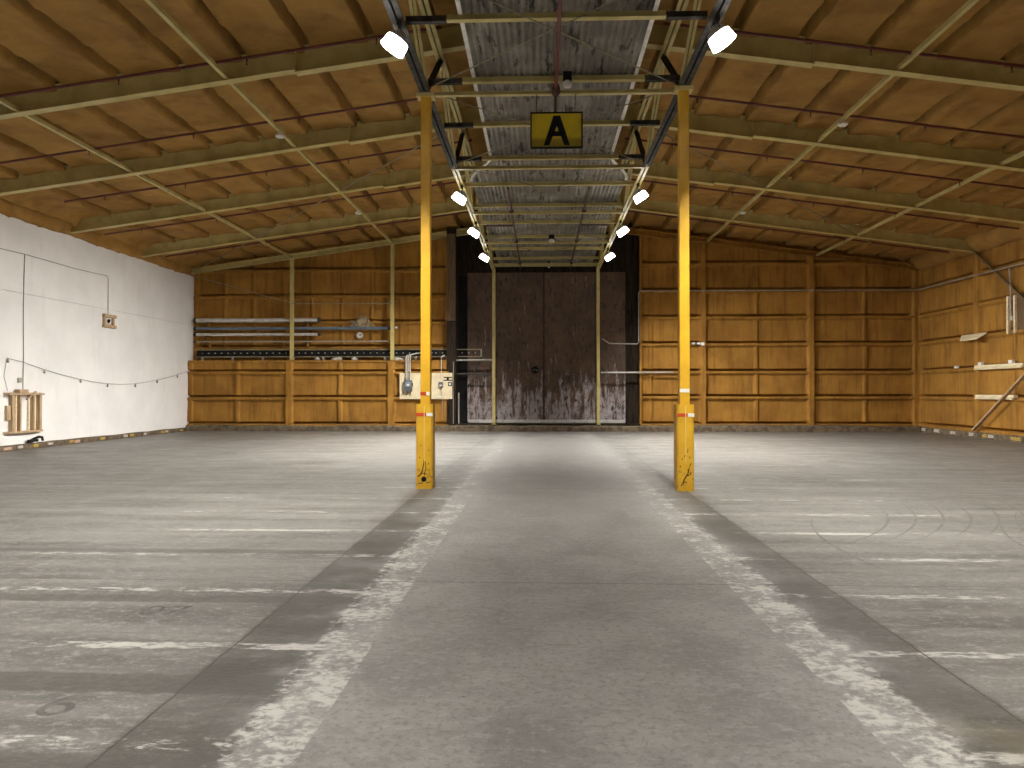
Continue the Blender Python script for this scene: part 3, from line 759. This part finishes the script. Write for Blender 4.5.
# red sprinkler lines ------------------------------------------------------
for i, y in enumerate([14.0, 17.1, 20.35, 24.0, 28.0]):
    for s, xa, xb in (('left', XL + .5, GL + .1), ('right', GR - .1, XR - .5)):
        if s == 'left' and i == 2: xa = -12.9
        xm = (xa + xb) / 2; zo = .12
        t = thing('sprinkler_pipe', (xm, y, zb(xm) + zo), '%s dark red sprinkler pipe from the camera under the %s roof slope' % (ORD[i], s), 'pipe', 'sprinkler pipes of the roof slopes')
        MB().tube([(xa, y, zb(xa) + zo), (xb, y, zb(xb) + zo)], .028, 8).build('pipe_run', 'red_pipe', t, smooth=True)
        n = 5
        for k in range(n):
            x = xa + (xb - xa) * (k + .5) / n
            m = MB(); m.lathe([(.0, .02), (.018, .02), (.018, -.06), (.010, -.08), (.010, -.12), (.028, -.125), (.028, -.13), (0, -.13)], (x, y, zb(x) + zo), (0, 0, 1), 8)
            m.build('sprinkler_head', 'red_pipe', t)
# sprinkler mains over the aisle
t = thing('sprinkler_main', (.26, 12, 6.6), 'dark red sprinkler main running above the aisle to the hanging sign', 'pipe')
MB().tube([(.255, 5.0, 6.60), (.255, 12.69, 6.60)], .030, 10).build('pipe_run', 'red_pipe', t, smooth=True)
MB().tube([(.255, 12.69, 6.62), (.245, 12.69, 6.21)], .022, 8).build('drop_pipe', 'brown_pipe', t, smooth=True)
MB().lathe([(.0, -.09), (.05, -.09), (.07, -.05), (.07, .05), (.05, .09), (0, .09)], (.255, 12.69, 6.58), (0, 0, 1), 10).build('tee_fitting', 'brown_pipe', t, smooth=True)
for x, s in ((-.80, 'left'), (1.20, 'right')):
    t = thing('sprinkler_main', (x, 25, 6.6), 'rusty sprinkler main over the far half of the aisle, %s one' % s, 'pipe')
    MB().tube([(x, 18.95, 6.62), (x, 31.2, 6.62)], .032, 8).build('pipe_run', 'brown_pipe', t, smooth=True)
    for y in (21.3, 25.6, 30.0):
        MB().lathe([(0, -.06), (.06, -.06), (.06, .06), (0, .06)], (x, y, 6.60), (0, 1, 0), 10).build('coupling', 'brown_pipe', t)
    xe = XA + .25 if x < 0 else XB - .25
    MB().tube([(x, 23.2, 6.62), (xe, 23.2, 6.62)], .032, 8).build('branch_pipe', 'brown_pipe', t, smooth=True)

# little boxes on the corrugated ceiling
def cbox(x, y, lab, mat, w_=.1):
    t = thing('ceiling_sensor', (x, y, 6.5), lab, 'sensor')
    MB().box(x - w_ * .7, x + w_ * .7, y - .05, y + .05, 6.54, 6.70).build('mount', 'black', t, bevel=.01)
    MB().lathe([(0, 0), (w_ * .6, 0), (w_ * .75, -.04), (w_ * .6, -.09), (0, -.10)], (x, y, 6.55), (0, 0, 1), 12).build('lens_dome', mat, t, smooth=True)
cbox(.43, 12.25, 'small grey sensor box under the corrugated ceiling, above the letter A sign', 'galv')
cbox(.36, 25.0, 'dark sensor with white dome hanging over the far aisle', 'white_paint', .13)
cbox(.33, 30.2, 'tiny white sensor over the aisle right before the big door', 'white_paint', .06)

# ------------------------------------------------------------------ hanging sign with the letter A
sx, sy, sz = .265, 12.66, 5.905
sg = thing('hanging_sign', (sx, sy, sz), 'yellow hanging sign with a black letter A above the aisle', 'sign')
sg_b = MB().box(sx - .415, sx + .415, sy - .012, sy + .012, sz - .285, sz + .285).build('board', 'sign', sg)
fr = MB()
fr.box(sx - .43, sx + .43, sy - .022, sy + .022, sz + .275, sz + .30); fr.box(sx - .43, sx + .43, sy - .022, sy + .022, sz - .30, sz - .275)
fr.box(sx - .43, sx - .408, sy - .022, sy + .022, sz - .275, sz + .275); fr.box(sx + .408, sx + .43, sy - .022, sy + .022, sz - .275, sz + .275)
fr.build('frame', 'black', sg)
def LA(a, b): return (sx + .005 + a, sy - .020, sz + b)
le = MB()
le.prism([LA(-.215, -.25), LA(-.125, -.25), LA(.012, .10), LA(.0, .24), LA(-.055, .24)], (0, .007, 0))
le.prism([LA(.215, -.25), LA(.125, -.25), LA(-.012, .10), LA(.0, .24), LA(.055, .24)], (0, .0072, 0))
le.prism([LA(-.11, -.10), LA(.11, -.10), LA(.085, -.02), LA(-.085, -.02)], (0, .0068, 0))
le.build('letter', 'black', sg)
for x in (sx - .33, sx + .30):
    MB().tube([(x, sy, sz + .29), (x + (.02 if x > sx else 0), sy + .06, 6.54)], .006, 5).build('hanger_wire', 'black', sg)

# ------------------------------------------------------------------ floodlights
def floodlight(label):
    t = thing('floodlight', (0, 0, 0), label, 'floodlight', 'floodlights along the trusses')
    # local frame: hangs from the chord at the origin, faces down and towards +X
    th = math.radians(33)
    ax = Vector((math.sin(th), 0, -math.cos(th)))      # lens direction
    c = Vector((.02, 0, -.235))
    m = MB(); m.box(-.03, .03, -.04, .04, -.05, .02); m.bar((0, 0, -.04), (-.03, 0, -.11), .03, .03, (1, 0, 0)); m.build('bracket', 'dark_steel', t)
    m = MB()
    m.lathe([(0, -.13), (.05, -.13), (.065, -.11), (.08, -.09), (.135, -.04), (.152, -.02), (.152, .0), (.15, .004), (.146, -.01), (0, -.012)], c, ax, 24)
    for k in range(10):
        a = 2 * math.pi * k / 10
        u = ax.cross(Vector((0, 1, 0))).normalized(); v = ax.cross(u).normalized(); r = u * math.cos(a) + v * math.sin(a)
        m.bar(c + r * .06 - ax * .085, c + r * .13 - ax * .045, .010, .04, ax)
    m.build('housing', 'galv', t)
    m = MB(); m.lathe_open([(.148, -.004), (.160, .07), (.170, .145), (.174, .145), (.165, .07), (.154, -.004)], c, ax, 28)
    m.build('reflector', 'reflector', t, smooth=True)
    m = MB(); m.lathe([(.146, -.004), (.142, .004), (.11, .010), (.07, .014), (0, .016)], c, ax, 24); m.build('lens', 'lens', t, smooth=True)
    m = MB()
    for s in (-1, 1): m.tube([(-.03, 0, -.10), (-.03, s * .155, -.12), c + Vector((-.02, s * .165, .03))], .008, 6)
    m.build('yoke', 'dark_steel', t)
    return t
LY = [10.2, 18.4, 22.4, 26.6]
words = ['nearest one, before the column', 'second in line, beyond the column', 'third in line', 'last in line, near the big door']
proto = None
for i, y in enumerate(LY + [14.4, 2.0]):
    for s in ('left', 'right'):
        lab = 'lit floodlight under the %s truss, %s' % (s, words[i]) if i < 4 else 'lit floodlight under the %s truss, %s' % (s, ["", "above the near floor"][i - 4])
        if i == 4: continue
        loc = (GL + .02, y, 6.54) if s == 'left' else (GR - .0, y, 6.54)
        if proto is None:
            proto = floodlight(lab); proto.location = loc; proto.rotation_euler = (0, 0, math.pi)
        else:
            dup(proto, loc, math.pi if s == 'left' else 0.0, lab)

# ------------------------------------------------------------------ far wall: pipe rack, cable ladder, breaker board
def long_pipe(x0, x1, z, r, mat, lab, collar):
    t = thing('stored_pipe', ((x0 + x1) / 2, 31.2, z), lab, 'pipe', 'long pipes racked on the far wall')
    MB().tube([(x0, 31.2, z), (x1, 31.2, z)], r, 14).build('tube', mat, t, smooth=True)
    for x, d in ((x0, -1), (x1, 1)):
        MB().lathe([(r * .55, 0), (r * 1.15, 0), (r * 1.15, .10), (r * .8, .12), (r * .55, .12)], (x - d * .02, 31.2, z), (d, 0, 0), 12).build('end_collar', collar, t)
long_pipe(-14.2, -9.1, 4.53, .085, 'galv', 'thick silver pipe racked on the far wall, topmost', 'dark_steel')
long_pipe(-14.2, -6.2, 4.19, .062, 'blue_pipe', 'long blue pipe racked on the far wall', 'dark_steel')
long_pipe(-14.2, -9.1, 3.945, .062, 'galv', 'thinner silver pipe racked below the blue pipe', 'dark_steel')
long_pipe(-14.2, -6.15, 3.65, .030, 'conduit', 'thin grey pipe racked on the far wall, lowest of four', 'dark_steel')
for x, w_ in ((-13.7, 'beside the white wall'), (-9.6, 'near the first post')):
    t = thing('pipe_bracket', (x, 31.35, 3.4), 'dark bracket holding the racked pipes %s' % w_, 'bracket', 'brackets of the pipe rack')
    MB().box(x - .03, x + .03, 31.31, 31.47, 3.40, 4.62).build('upright', 'foam', t)
    for z in (3.612, 3.875, 4.12, 4.437):
        MB().box(x - .02, x + .02, 31.08, 31.34, z - .02, z + .008).build('arm', 'dark_steel', t)
t = thing('cable_ladder', (-8.2, 31.2, 2.98), 'long dark cable ladder lying along the far wall ledge', 'cable ladder')
for z in (3.02, 3.31):
    MB().box(-14.15, -2.40, 31.10, 31.16, z - .018, z + .018).build('rail', 'rod', t)
MB().box(-14.15, -3.5, 31.17, 31.2, 3.04, 3.29).build('backing_plate', 'black', t)
x = -13.9
while x < -2.4:
    MB().box(x - .018, x + .018, 31.085, 31.168, 3.15, 3.19).build('rung', 'conduit', t); x += .268
MB().box(-2.43, -2.38, 31.10, 31.16, 3.02, 3.31).build('end_bar', 'conduit', t)
for x in np.arange(-13.9, -3.7, 1.26):
    MB().box(x - .03, x + .03, 31.08, 31.2, 2.868, 3.01).build('foot', 'conduit', t)
# scraps lying on the ledge
rnd = random.Random(3)
for i, (x, w_, lab) in enumerate(((-9.1, .12, 'pale scrap on the far wall ledge right of the first post'), (-8.3, .22, 'white crumpled scrap on the ledge between the two posts'), (-7.55, .12, 'small pale scrap on the ledge left of the second post'), (-5.75, .25, 'grey crumpled scrap on the ledge right of the second post'))):
    pts = [(x + rnd.uniform(-w_, w_), 31.0 + rnd.uniform(-.05, .05), 2.87 + rnd.uniform(0, .13)) for _ in range(16)]
    bm = __import__('bmesh').new()
    for q in pts: bm.verts.new(q)
    bm.verts.new((x - w_, 31.0, 2.87)); bm.verts.new((x + w_, 31.0, 2.87)); bm.verts.new((x, 30.95, 2.87))
    __import__('bmesh').ops.convex_hull(bm, input=bm.verts)
    bm.verts.ensure_lookup_table()
    m = MB(); vid = {v: j for j, v in enumerate(bm.verts)}
    m.add([v.co for v in bm.verts], [tuple(vid[v] for v in f.verts) for f in bm.faces]); bm.free()
    used = sorted({i_ for f in m.f for i_ in f}); rem = {a_: b_ for b_, a_ in enumerate(used)}
    m.v = [m.v[i_] for i_ in used]; m.f = [tuple(rem[i_] for i_ in f) for f in m.f]
    tag(m.build('paper_scrap', 'patch_white'), lab, 'scrap', 'scraps on the ledge')
# torn foam with a vent hole, a pipe collar and a white bulb on the upper wall
t = thing('torn_vent', (-7.36, 31.4, 4.3), 'torn pale foam around a dark vent above the blue pipe', 'vent')
m = MB(); m.lathe([(.16, 0), (.30, .01), (.22, .09), (.14, .06)], (-7.3, 31.36, 4.42), (0, -1, 0), 16); m.build('torn_rim', 'torn', t, smooth=True)
MB().prism([(-7.85, 31.30, 4.30), (-7.4, 31.25, 4.26), (-6.85, 31.30, 4.29), (-6.9, 31.32, 4.40), (-7.3, 31.3, 4.36), (-7.5, 31.32, 4.50), (-7.85, 31.34, 4.52), (-7.7, 31.33, 4.40)], (0, .06, 0)).build('torn_flap', 'torn', t)
MB().lathe([(0, 0), (.2, 0), (.2, .05), (0, .05)], (-7.36, 31.40, 4.50), (0, -1, 0), 14).build('vent_hole', 'black', t)
t = thing('pipe_collar', (-7.44, 31.4, 3.91), 'round pale collar with a dark hole below the blue pipe', 'collar')
MB().lathe([(.07, 0), (.14, 0), (.14, .05), (.09, .07), (.07, .06)], (-7.44, 31.42, 3.91), (0, -1, 0), 14).build('ring', 'patch_white', t, smooth=True)
MB().lathe([(0, 0), (.075, 0), (.075, .02), (0, .02)], (-7.44, 31.42, 3.91), (0, -1, 0), 12).build('dark_core', 'black', t)
t = thing('wall_bulb', (-5.92, 31.4, 4.22), 'small white bulb on the far wall right of the blue pipe end', 'bulb')
MB().lathe([(0, 0), (.04, 0), (.04, .05), (.06, .08), (.05, .13), (0, .15)], (-5.92, 31.43, 4.22), (0, -1, 0), 12).build('globe', 'tape_white', t, smooth=True)
MB().lathe([(0, 0), (.05, 0), (.05, .02), (0, .02)], (-5.92, 31.45, 4.22), (0, -1, 0), 12).build('socket', 'dark_steel', t)

BY = 30.80
t = thing('backing_board', (-4.6, BY, 1.30), 'cream backing board with electrical boxes on the far wall', 'board')
MB().box(-5.67, -3.54, BY - .012, BY + .012, 1.30, 2.35).build('panel', 'cream', t)
for x in (-5.4, -4.6, -3.8): MB().box(x - .04, x + .04, BY + .012, BY + .15, 1.36, 2.30).build('batten', 'old_wood', t)
# switch box with three conduits
t = thing('switch_box', (-5.3, BY - .02, 1.62), 'grey electrical switch box on the left half of the cream board', 'electrical box')
MB().box(-5.47, -5.15, BY - .16, BY - .012, 1.62, 2.05).build('case', 'box_grey', t, bevel=.01)
MB().box(-5.41, -5.20, BY - .172, BY - .16, 1.80, 2.00).build('cover', simple('grey_cover', (.20, .23, .26), (.16, .18, .2), 5, .4), t, bevel=.004)
MB().box(-5.36, -5.26, BY - .176, BY - .172, 1.83, 1.90).build('label_plate', 'white_paint', t)
MB().box(-5.15, -5.12, BY - .13, BY - .09, 1.80, 1.95).build('handle', 'black', t)
for i, (x, lab) in enumerate(((-5.40, 'left'), (-5.32, 'middle'), (-5.24, 'right'))):
    pts = [(x, BY - .07, 2.05), (x, BY - .07, 2.98 + .02 * i), (x + .03, BY - .07, 3.04 + .02 * i)] + ([(x + .25, BY - .07, 3.13), (x + .5, BY - .07, 3.16), (x + 0.9, BY - .07, 3.16)] if i == 2 else [(x + .05, BY - .02, 3.06 + .02 * i)])
    MB().tube(pts, .022, 8).build('conduit', 'galv', t, smooth=True)
for x in (-5.36, -5.22):
    MB().tube([(x, BY - .06, 1.62), (x, BY - .06, 1.48), (x - .05, BY - .05, 1.43)], .015, 6).build('cable_tail', 'black', t)
t = thing('outlet_box', (-4.0, BY - .02, 1.76), 'small grey outlet box with one conduit on the right half of cream board', 'electrical box')
MB().box(-4.09, -3.91, BY - .10, BY - .012, 1.77, 1.98).build('case', 'box_grey', t, bevel=.008)
MB().box(-4.05, -3.95, BY - .105, BY - .10, 1.80, 1.87).build('label_plate', 'white_paint', t)
MB().tube([(-3.98, BY - .05, 1.98), (-3.98, BY - .05, 2.96), (-3.93, BY - .05, 3.03), (-3.84, BY - .05, 3.06)], .020, 8).build('conduit', 'galv', t, smooth=True)
MB().tube([(-3.99, BY - .05, 1.77), (-3.97, BY - .03, 1.50), (-3.94, BY - .03, 1.3), (-3.93, BY - .03, .45)], .010, 6).build('cable_tail', 'conduit', t)
MB().box(-4.16, -3.94, BY - .02, BY - .012, 1.36, 1.42).build('paper_tag', 'white_paint', t)
t = thing('notice_plate', (-3.7, BY - .013, 2.03), 'black two-line notice plate at top right of the cream board', 'sign')
for z0, z1 in ((2.145, 2.185), (2.03, 2.07)):
    MB().box(-3.89, -3.55, BY - .020, BY - .012, z0, z1).build('black_bar', 'black', t)
MB().box(-3.77, -3.68, BY - .022, BY - .012, 2.07, 2.145).build('centre_mark', 'black', t)
t = thing('cross_sign', (-3.63, BY - .013, 1.83), 'small black square sign with a white cross on the cream board', 'sign')
MB().box(-3.71, -3.56, BY - .020, BY - .012, 1.82, 1.98).build('plate', 'black', t)
m = MB(); m.box(-3.675, -3.595, BY - .024, BY - .020, 1.88, 1.92); m.box(-3.655, -3.615, BY - .0242, BY - .020, 1.85, 1.95); m.build('cross', 'tape_white', t)
# loose black cable heap at the ladder beside the column, thin wall pipe by the jamb
pipe('wall_conduit', [(-3.50, 30.80, .30), (-3.50, 30.80, 2.80)], .015, 'conduit', 'thin pale conduit running down the dark jamb beside the cream board', 'conduit', None, 6)

# long conduit of the far right wall, turning along the right wall
t = thing('wall_conduit', (9, 30.9, 5.6), 'long thin conduit high along the far right wall and right wall', 'conduit')
MB().tube([(2.45, 30.85, 3.72), (2.75, 30.85, 3.52), (3.86, 30.85, 3.50), (3.92, 30.85, 3.56), (3.92, 30.85, 5.55), (3.98, 30.88, 5.62), (14.8, 30.95, 5.62), (14.85, 30.8, 5.60), (14.88, 20.0, 5.52)], .022, 8).build('conduit_run', 'conduit', t, smooth=True)
for x in (6.5, 10.8):
    MB().box(x - .03, x + .03, 30.9, 31.08, 5.58, 5.66).build('clip', 'conduit', t)
t = thing('wall_lamp', (6.35, 31.0, 3.5), 'small white twin-head lamp on the far wall right of right column', 'lamp')
MB().box(6.42, 6.54, 30.93, 31.1, 3.44, 3.56).build('base_box', 'tape_white', t, bevel=.01)
for x in (6.08, 6.3):
    MB().lathe([(0, 0), (.035, 0), (.05, .10), (0, .11)], (x - .02, 31.0, 3.53), (1, 0, -.1), 10).build('lamp_head', 'tape_white', t, smooth=True)
MB().tube([(6.05, 31.0, 3.53), (6.45, 31.0, 3.51)], .012, 6).build('stem', 'wire', t)

# ------------------------------------------------------------------ right wall: boards, braces, uprights
RX = XR - .10
tag(MB().prism([(RX - .02, 27.9, 3.56), (RX - .02, 26.35, 3.56), (RX - .30, 26.5, 3.36), (RX - .30, 27.5, 3.36)], (-.02, 0, .035)).build('loose_board', 'pale_wood'), 'pale loose board lying on a ledge of the right wall', 'board')
def plank(y0, y1, z, lab):
    t = thing('ledge_plank', (RX - .06, (y0 + y1) / 2, z), lab, 'plank', 'pale planks on the right wall')
    MB().box(RX - .13, RX + .0, y0, y1, z - .07, z + .03).build('upper_board', 'pale_wood', t, bevel=.006)
    MB().box(RX - .10, RX + .0, y0 + .15, y1 + .1, z - .12, z - .075).build('lower_board', 'pale_wood', t, bevel=.006)
    return t
plank(24.3, 26.95, 2.46, 'pale plank on the right wall carrying two white blocks')
plank(24.75, 26.9, 1.46, 'lower pale plank on the right wall crossed by diagonal brace')
for y, s in ((26.65, 'farther'), (24.95, 'nearer')):
    tag(MB().box(RX - .12, RX - .02, y - .1, y + .1, 2.49, 2.60).build('wood_block', 'tape_white', bevel=.01), 'small white block on the upper plank of right wall, %s one' % s, 'block', 'white blocks on the plank')
tag(MB().box(RX - .10, RX - .0, 28.12, 28.3, 2.43, 2.52).build('wood_block', 'tape_white', bevel=.01), 'tiny white block on the ledge left of the planked bay', 'block')
tag(MB().bar((RX - .17, 26.95, .27), (RX - .17, 23.4, 2.58), .05, .12, (1, 0, 0)).build('diagonal_brace', 'wood'), 'wooden diagonal brace low on the right wall', 'brace')
for y, s in ((25.12, 'farther'), (24.76, 'nearer')):
    tag(MB().box(RX - .10, RX - .02, y - .045, y + .045, 3.44, 4.64).build('wood_upright', 'pale_wood', bevel=.005), 'pale upright batten high on the right wall, %s of the pair' % s, 'batten', 'pale battens on the right wall')
t = thing('drop_conduit', (RX - .08, 24.93, 3.8), 'conduit dropping from the long conduit between the pale battens', 'conduit')
MB().tube([(RX - .10, 25.0, 5.52), (RX - .10, 24.94, 5.0), (RX - .10, 24.92, 4.2), (RX - .09, 24.9, 3.92)], .022, 8).build('tube', 'conduit', t, smooth=True)
MB().box(RX - .12, RX - .03, 24.86, 24.96, 3.86, 3.98).build('end_box', 'white_paint', t)
tag(MB().box(RX + .0, RX + .06, 24.2, 24.7, 3.48, 4.62).build('timber_board', 'old_wood'), 'brown upright panel beside the pale battens', 'panel')

# ------------------------------------------------------------------ left wall: wires, string lights, timber frames
LX = XL + .02
pipe('wall_cable', [(LX, 15.0, 5.40), (LX, 17.5, 5.36), (LX, 19.9, 5.41), (LX, 20.9, 5.43), (LX, 22.0, 5.42), (LX, 23.2, 5.40), (LX, 24.3, 5.42), (LX, 24.95, 5.44), (LX, 25.05, 5.38), (LX, 25.05, 4.16)], .010, 'wire', 'dark cable along the top of white wall, dropping to the small timber frame', 'cable', None, 6)
pipe('wall_cable', [(LX, 20.90, 5.42), (LX, 20.86, 4.0), (LX, 20.88, 2.6), (LX, 20.86, 1.62)], .012, 'wire', 'dark cable dropping down the white wall to the large timber frame', 'cable', None, 6)
t = thing('string_lights', (LX, 25.5, 1.85), 'sagging string of small lamps on the white wall', 'string lights')
sp = [(20.2, 2.50), (20.85, 2.42), (21.7, 2.25), (22.6, 2.10), (23.45, 1.99), (24.2, 1.91), (24.95, 1.86), (25.8, 1.845), (26.7, 1.87), (27.5, 1.94), (28.3, 2.03), (29.1, 2.13), (29.85, 2.25), (30.9, 2.43)]
MB().tube([(LX + .01, y, z) for y, z in sp], .008, 6).build('string_wire', 'wire', t, smooth=True)
for y, z in ((20.22, 2.49), (21.75, 2.24), (23.5, 1.985), (25.0, 1.86), (26.75, 1.87), (28.3, 2.03), (29.9, 2.26)):
    m = MB(); m.lathe([(0, 0), (.02, 0), (.025, -.05), (.032, -.08), (.025, -.11), (0, -.12)], (LX + .03, y, z), (0, 0, 1), 8); m.build('lamp_holder', 'conduit', t, smooth=True)
MB().tube([(LX, 20.2, 2.46), (LX, 20.1, 2.0), (LX, 20.25, 1.62)], .006, 5).build('tail_wire', 'conduit', t)
t = thing('junction_box', (LX, 20.7, 1.86), 'small pale junction box beside the cable above the large timber frame', 'electrical box')
MB().box(LX - .02, LX + .05, 20.64, 20.76, 1.84, 1.98).build('case', 'box_beige', t, bevel=.01)
MB().box(LX + .05, LX + .056, 20.66, 20.74, 1.86, 1.96).build('cover', 'conduit', t)

# small frame guarding a sensor
t = thing('timber_rack', (LX, 25.1, 3.74), 'small timber frame around a dark device high on the white wall', 'frame')
MB().box(LX - .02, LX + .08, 24.74, 25.44, 4.06, 4.16).build('top_rail', 'wood', t)
MB().box(LX - .02, LX + .08, 24.74, 25.44, 3.72, 3.82).build('bottom_rail', 'wood', t)
MB().box(LX - .02, LX + .05, 24.76, 24.86, 3.82, 4.06).build('side_board', 'wood', t)
MB().box(LX - .02, LX + .05, 25.28, 25.37, 3.82, 4.06).build('side_board', 'wood', t)
t = thing('wall_sensor', (LX, 25.08, 3.9), 'small black device hanging inside the small timber frame', 'sensor')
MB().lathe([(0, 0), (.05, .0), (.05, .04), (.03, .06), (0, .06)], (LX, 25.07, 3.96), (1, 0, 0), 12).build('body', 'black', t, smooth=True)
MB().box(LX, LX + .03, 25.05, 25.09, 3.87, 3.92).build('stem', 'black', t)
# large frame: shelf boards with four uprights
t = thing('timber_rack', (LX, 20.85, .47), 'large timber frame of upright boards low on the white wall', 'frame')
MB().prism([(LX - .02, 20.1, 1.52), (LX - .02, 21.65, 1.52), (LX + .14, 21.6, 1.50), (LX + .14, 20.15, 1.50)], (0, 0, .05)).build('top_board', 'wood', t)
MB().prism([(LX - .02, 20.1, .46), (LX - .02, 21.65, .46), (LX + .13, 21.55, .46), (LX + .16, 20.9, .46), (LX + .13, 20.2, .46)], (0, 0, .05)).build('bottom_board', 'wood', t)
for y, w_ in ((20.36, .09), (20.66, .06), (21.22, .05), (21.50, .10)):
    MB().box(LX - .02, LX + .09, y - w_ / 2, y + w_ / 2, .51, 1.505).build('upright', 'wood', t)
for y in (20.56, 21.08, 21.36):
    MB().box(LX - .02, LX + .03, y - .02, y + .02, .51, 1.505).build('back_slat', 'pale_wood', t)
MB().box(LX + .0, LX + .05, 20.16, 20.31, .82, 1.22).build('side_block', 'wood', t)
MB().box(LX + .02, LX + .17, 20.5, 20.86, 1.56, 1.66).build('top_block', 'wood', t)
MB().bar((LX + .12, 20.85, 1.38), (LX + .14, 21.2, 1.60), .03, .06, (1, 0, 0)).build('loose_stick', 'wood', t)
# black thing on the curb
t = thing('black_clamp', (LX + .1, 21.3, .17), 'small black bent clamp lying on the curb by the white wall', 'clamp')
m = MB(); m.tube([(LX + .08, 20.98, .20), (LX + .09, 21.2, .27), (LX + .10, 21.4, .31), (LX + .10, 21.55, .29), (LX + .10, 21.58, .19)], .035, 8); m.build('bent_bar', 'black', t, smooth=True)
MB().box(LX + .03, LX + .13, 21.0, 21.35, .18, .25).build('pad', 'black', t, bevel=.01)

# ------------------------------------------------------------------ ghosts of old floor paint and tyre marks (flat on the slab)
def ghost(txt, x, y, size, rot):
    cu = bpy.data.curves.new('floor_number', 'FONT'); cu.body = txt; cu.size = size; cu.extrude = .0
    o = bpy.data.objects.new('tmp_text', cu); COL.objects.link(o)
    dg = bpy.context.evaluated_depsgraph_get()
    me = bpy.data.meshes.new_from_object(o.evaluated_get(dg)); bpy.data.objects.remove(o)
    me.materials.clear(); me.materials.append(M['floor_ghost'])
    n = bpy.data.objects.new('floor_number', me); COL.objects.link(n); n.parent = FLOOR
    n.location = (x, y, .0012); n.rotation_euler = (0, 0, rot)
ghost('07', -2.92, 5.42, .34, 0.0)
ghost('6', -2.55, 3.72, .42, 0.0)
rnd = random.Random(11)
m = MB()
def stroke(x0, y0, x1, y1, bend, wd):
    n = 12; vs = []; fs = []; d = Vector((x1 - x0, y1 - y0)); p = Vector((-d.y, d.x)).normalized()
    for i in range(n + 1):
        t = i / n; k = wd * (.35 + .65 * math.sin(math.pi * t)); q = Vector((x0, y0)) + d * t + p * bend * 4 * t * (1 - t)
        for s_ in (-1, 1): vs.append((q.x + s_ * k * p.x, q.y + s_ * k * p.y, .0012))
    for i in range(n): fs.append((2 * i, 2 * i + 1, 2 * i + 3, 2 * i + 2))
    m.add(vs, fs)
for i in range(7):
    stroke(3.3 + i * .42, 8.3 + .12 * i, 4.7 + i * .42, 10.9 + .2 * i, -.22, .018)
for i in range(5):
    stroke(5.3 + i * .34, 8.6 + .1 * i, 4.4 + i * .4, 9.9 + .12 * i, .18, .016)
stroke(4.9, 5.9, 5.6, 9.6, .35, .018); stroke(6.4, 10.6, 5.0, 7.2, -.2, .017); stroke(3.1, 6.9, 3.4, 9.8, .2, .016)
o = m.build('tyre_marks', 'tyre', FLOOR); o['kind'] = 'stuff'
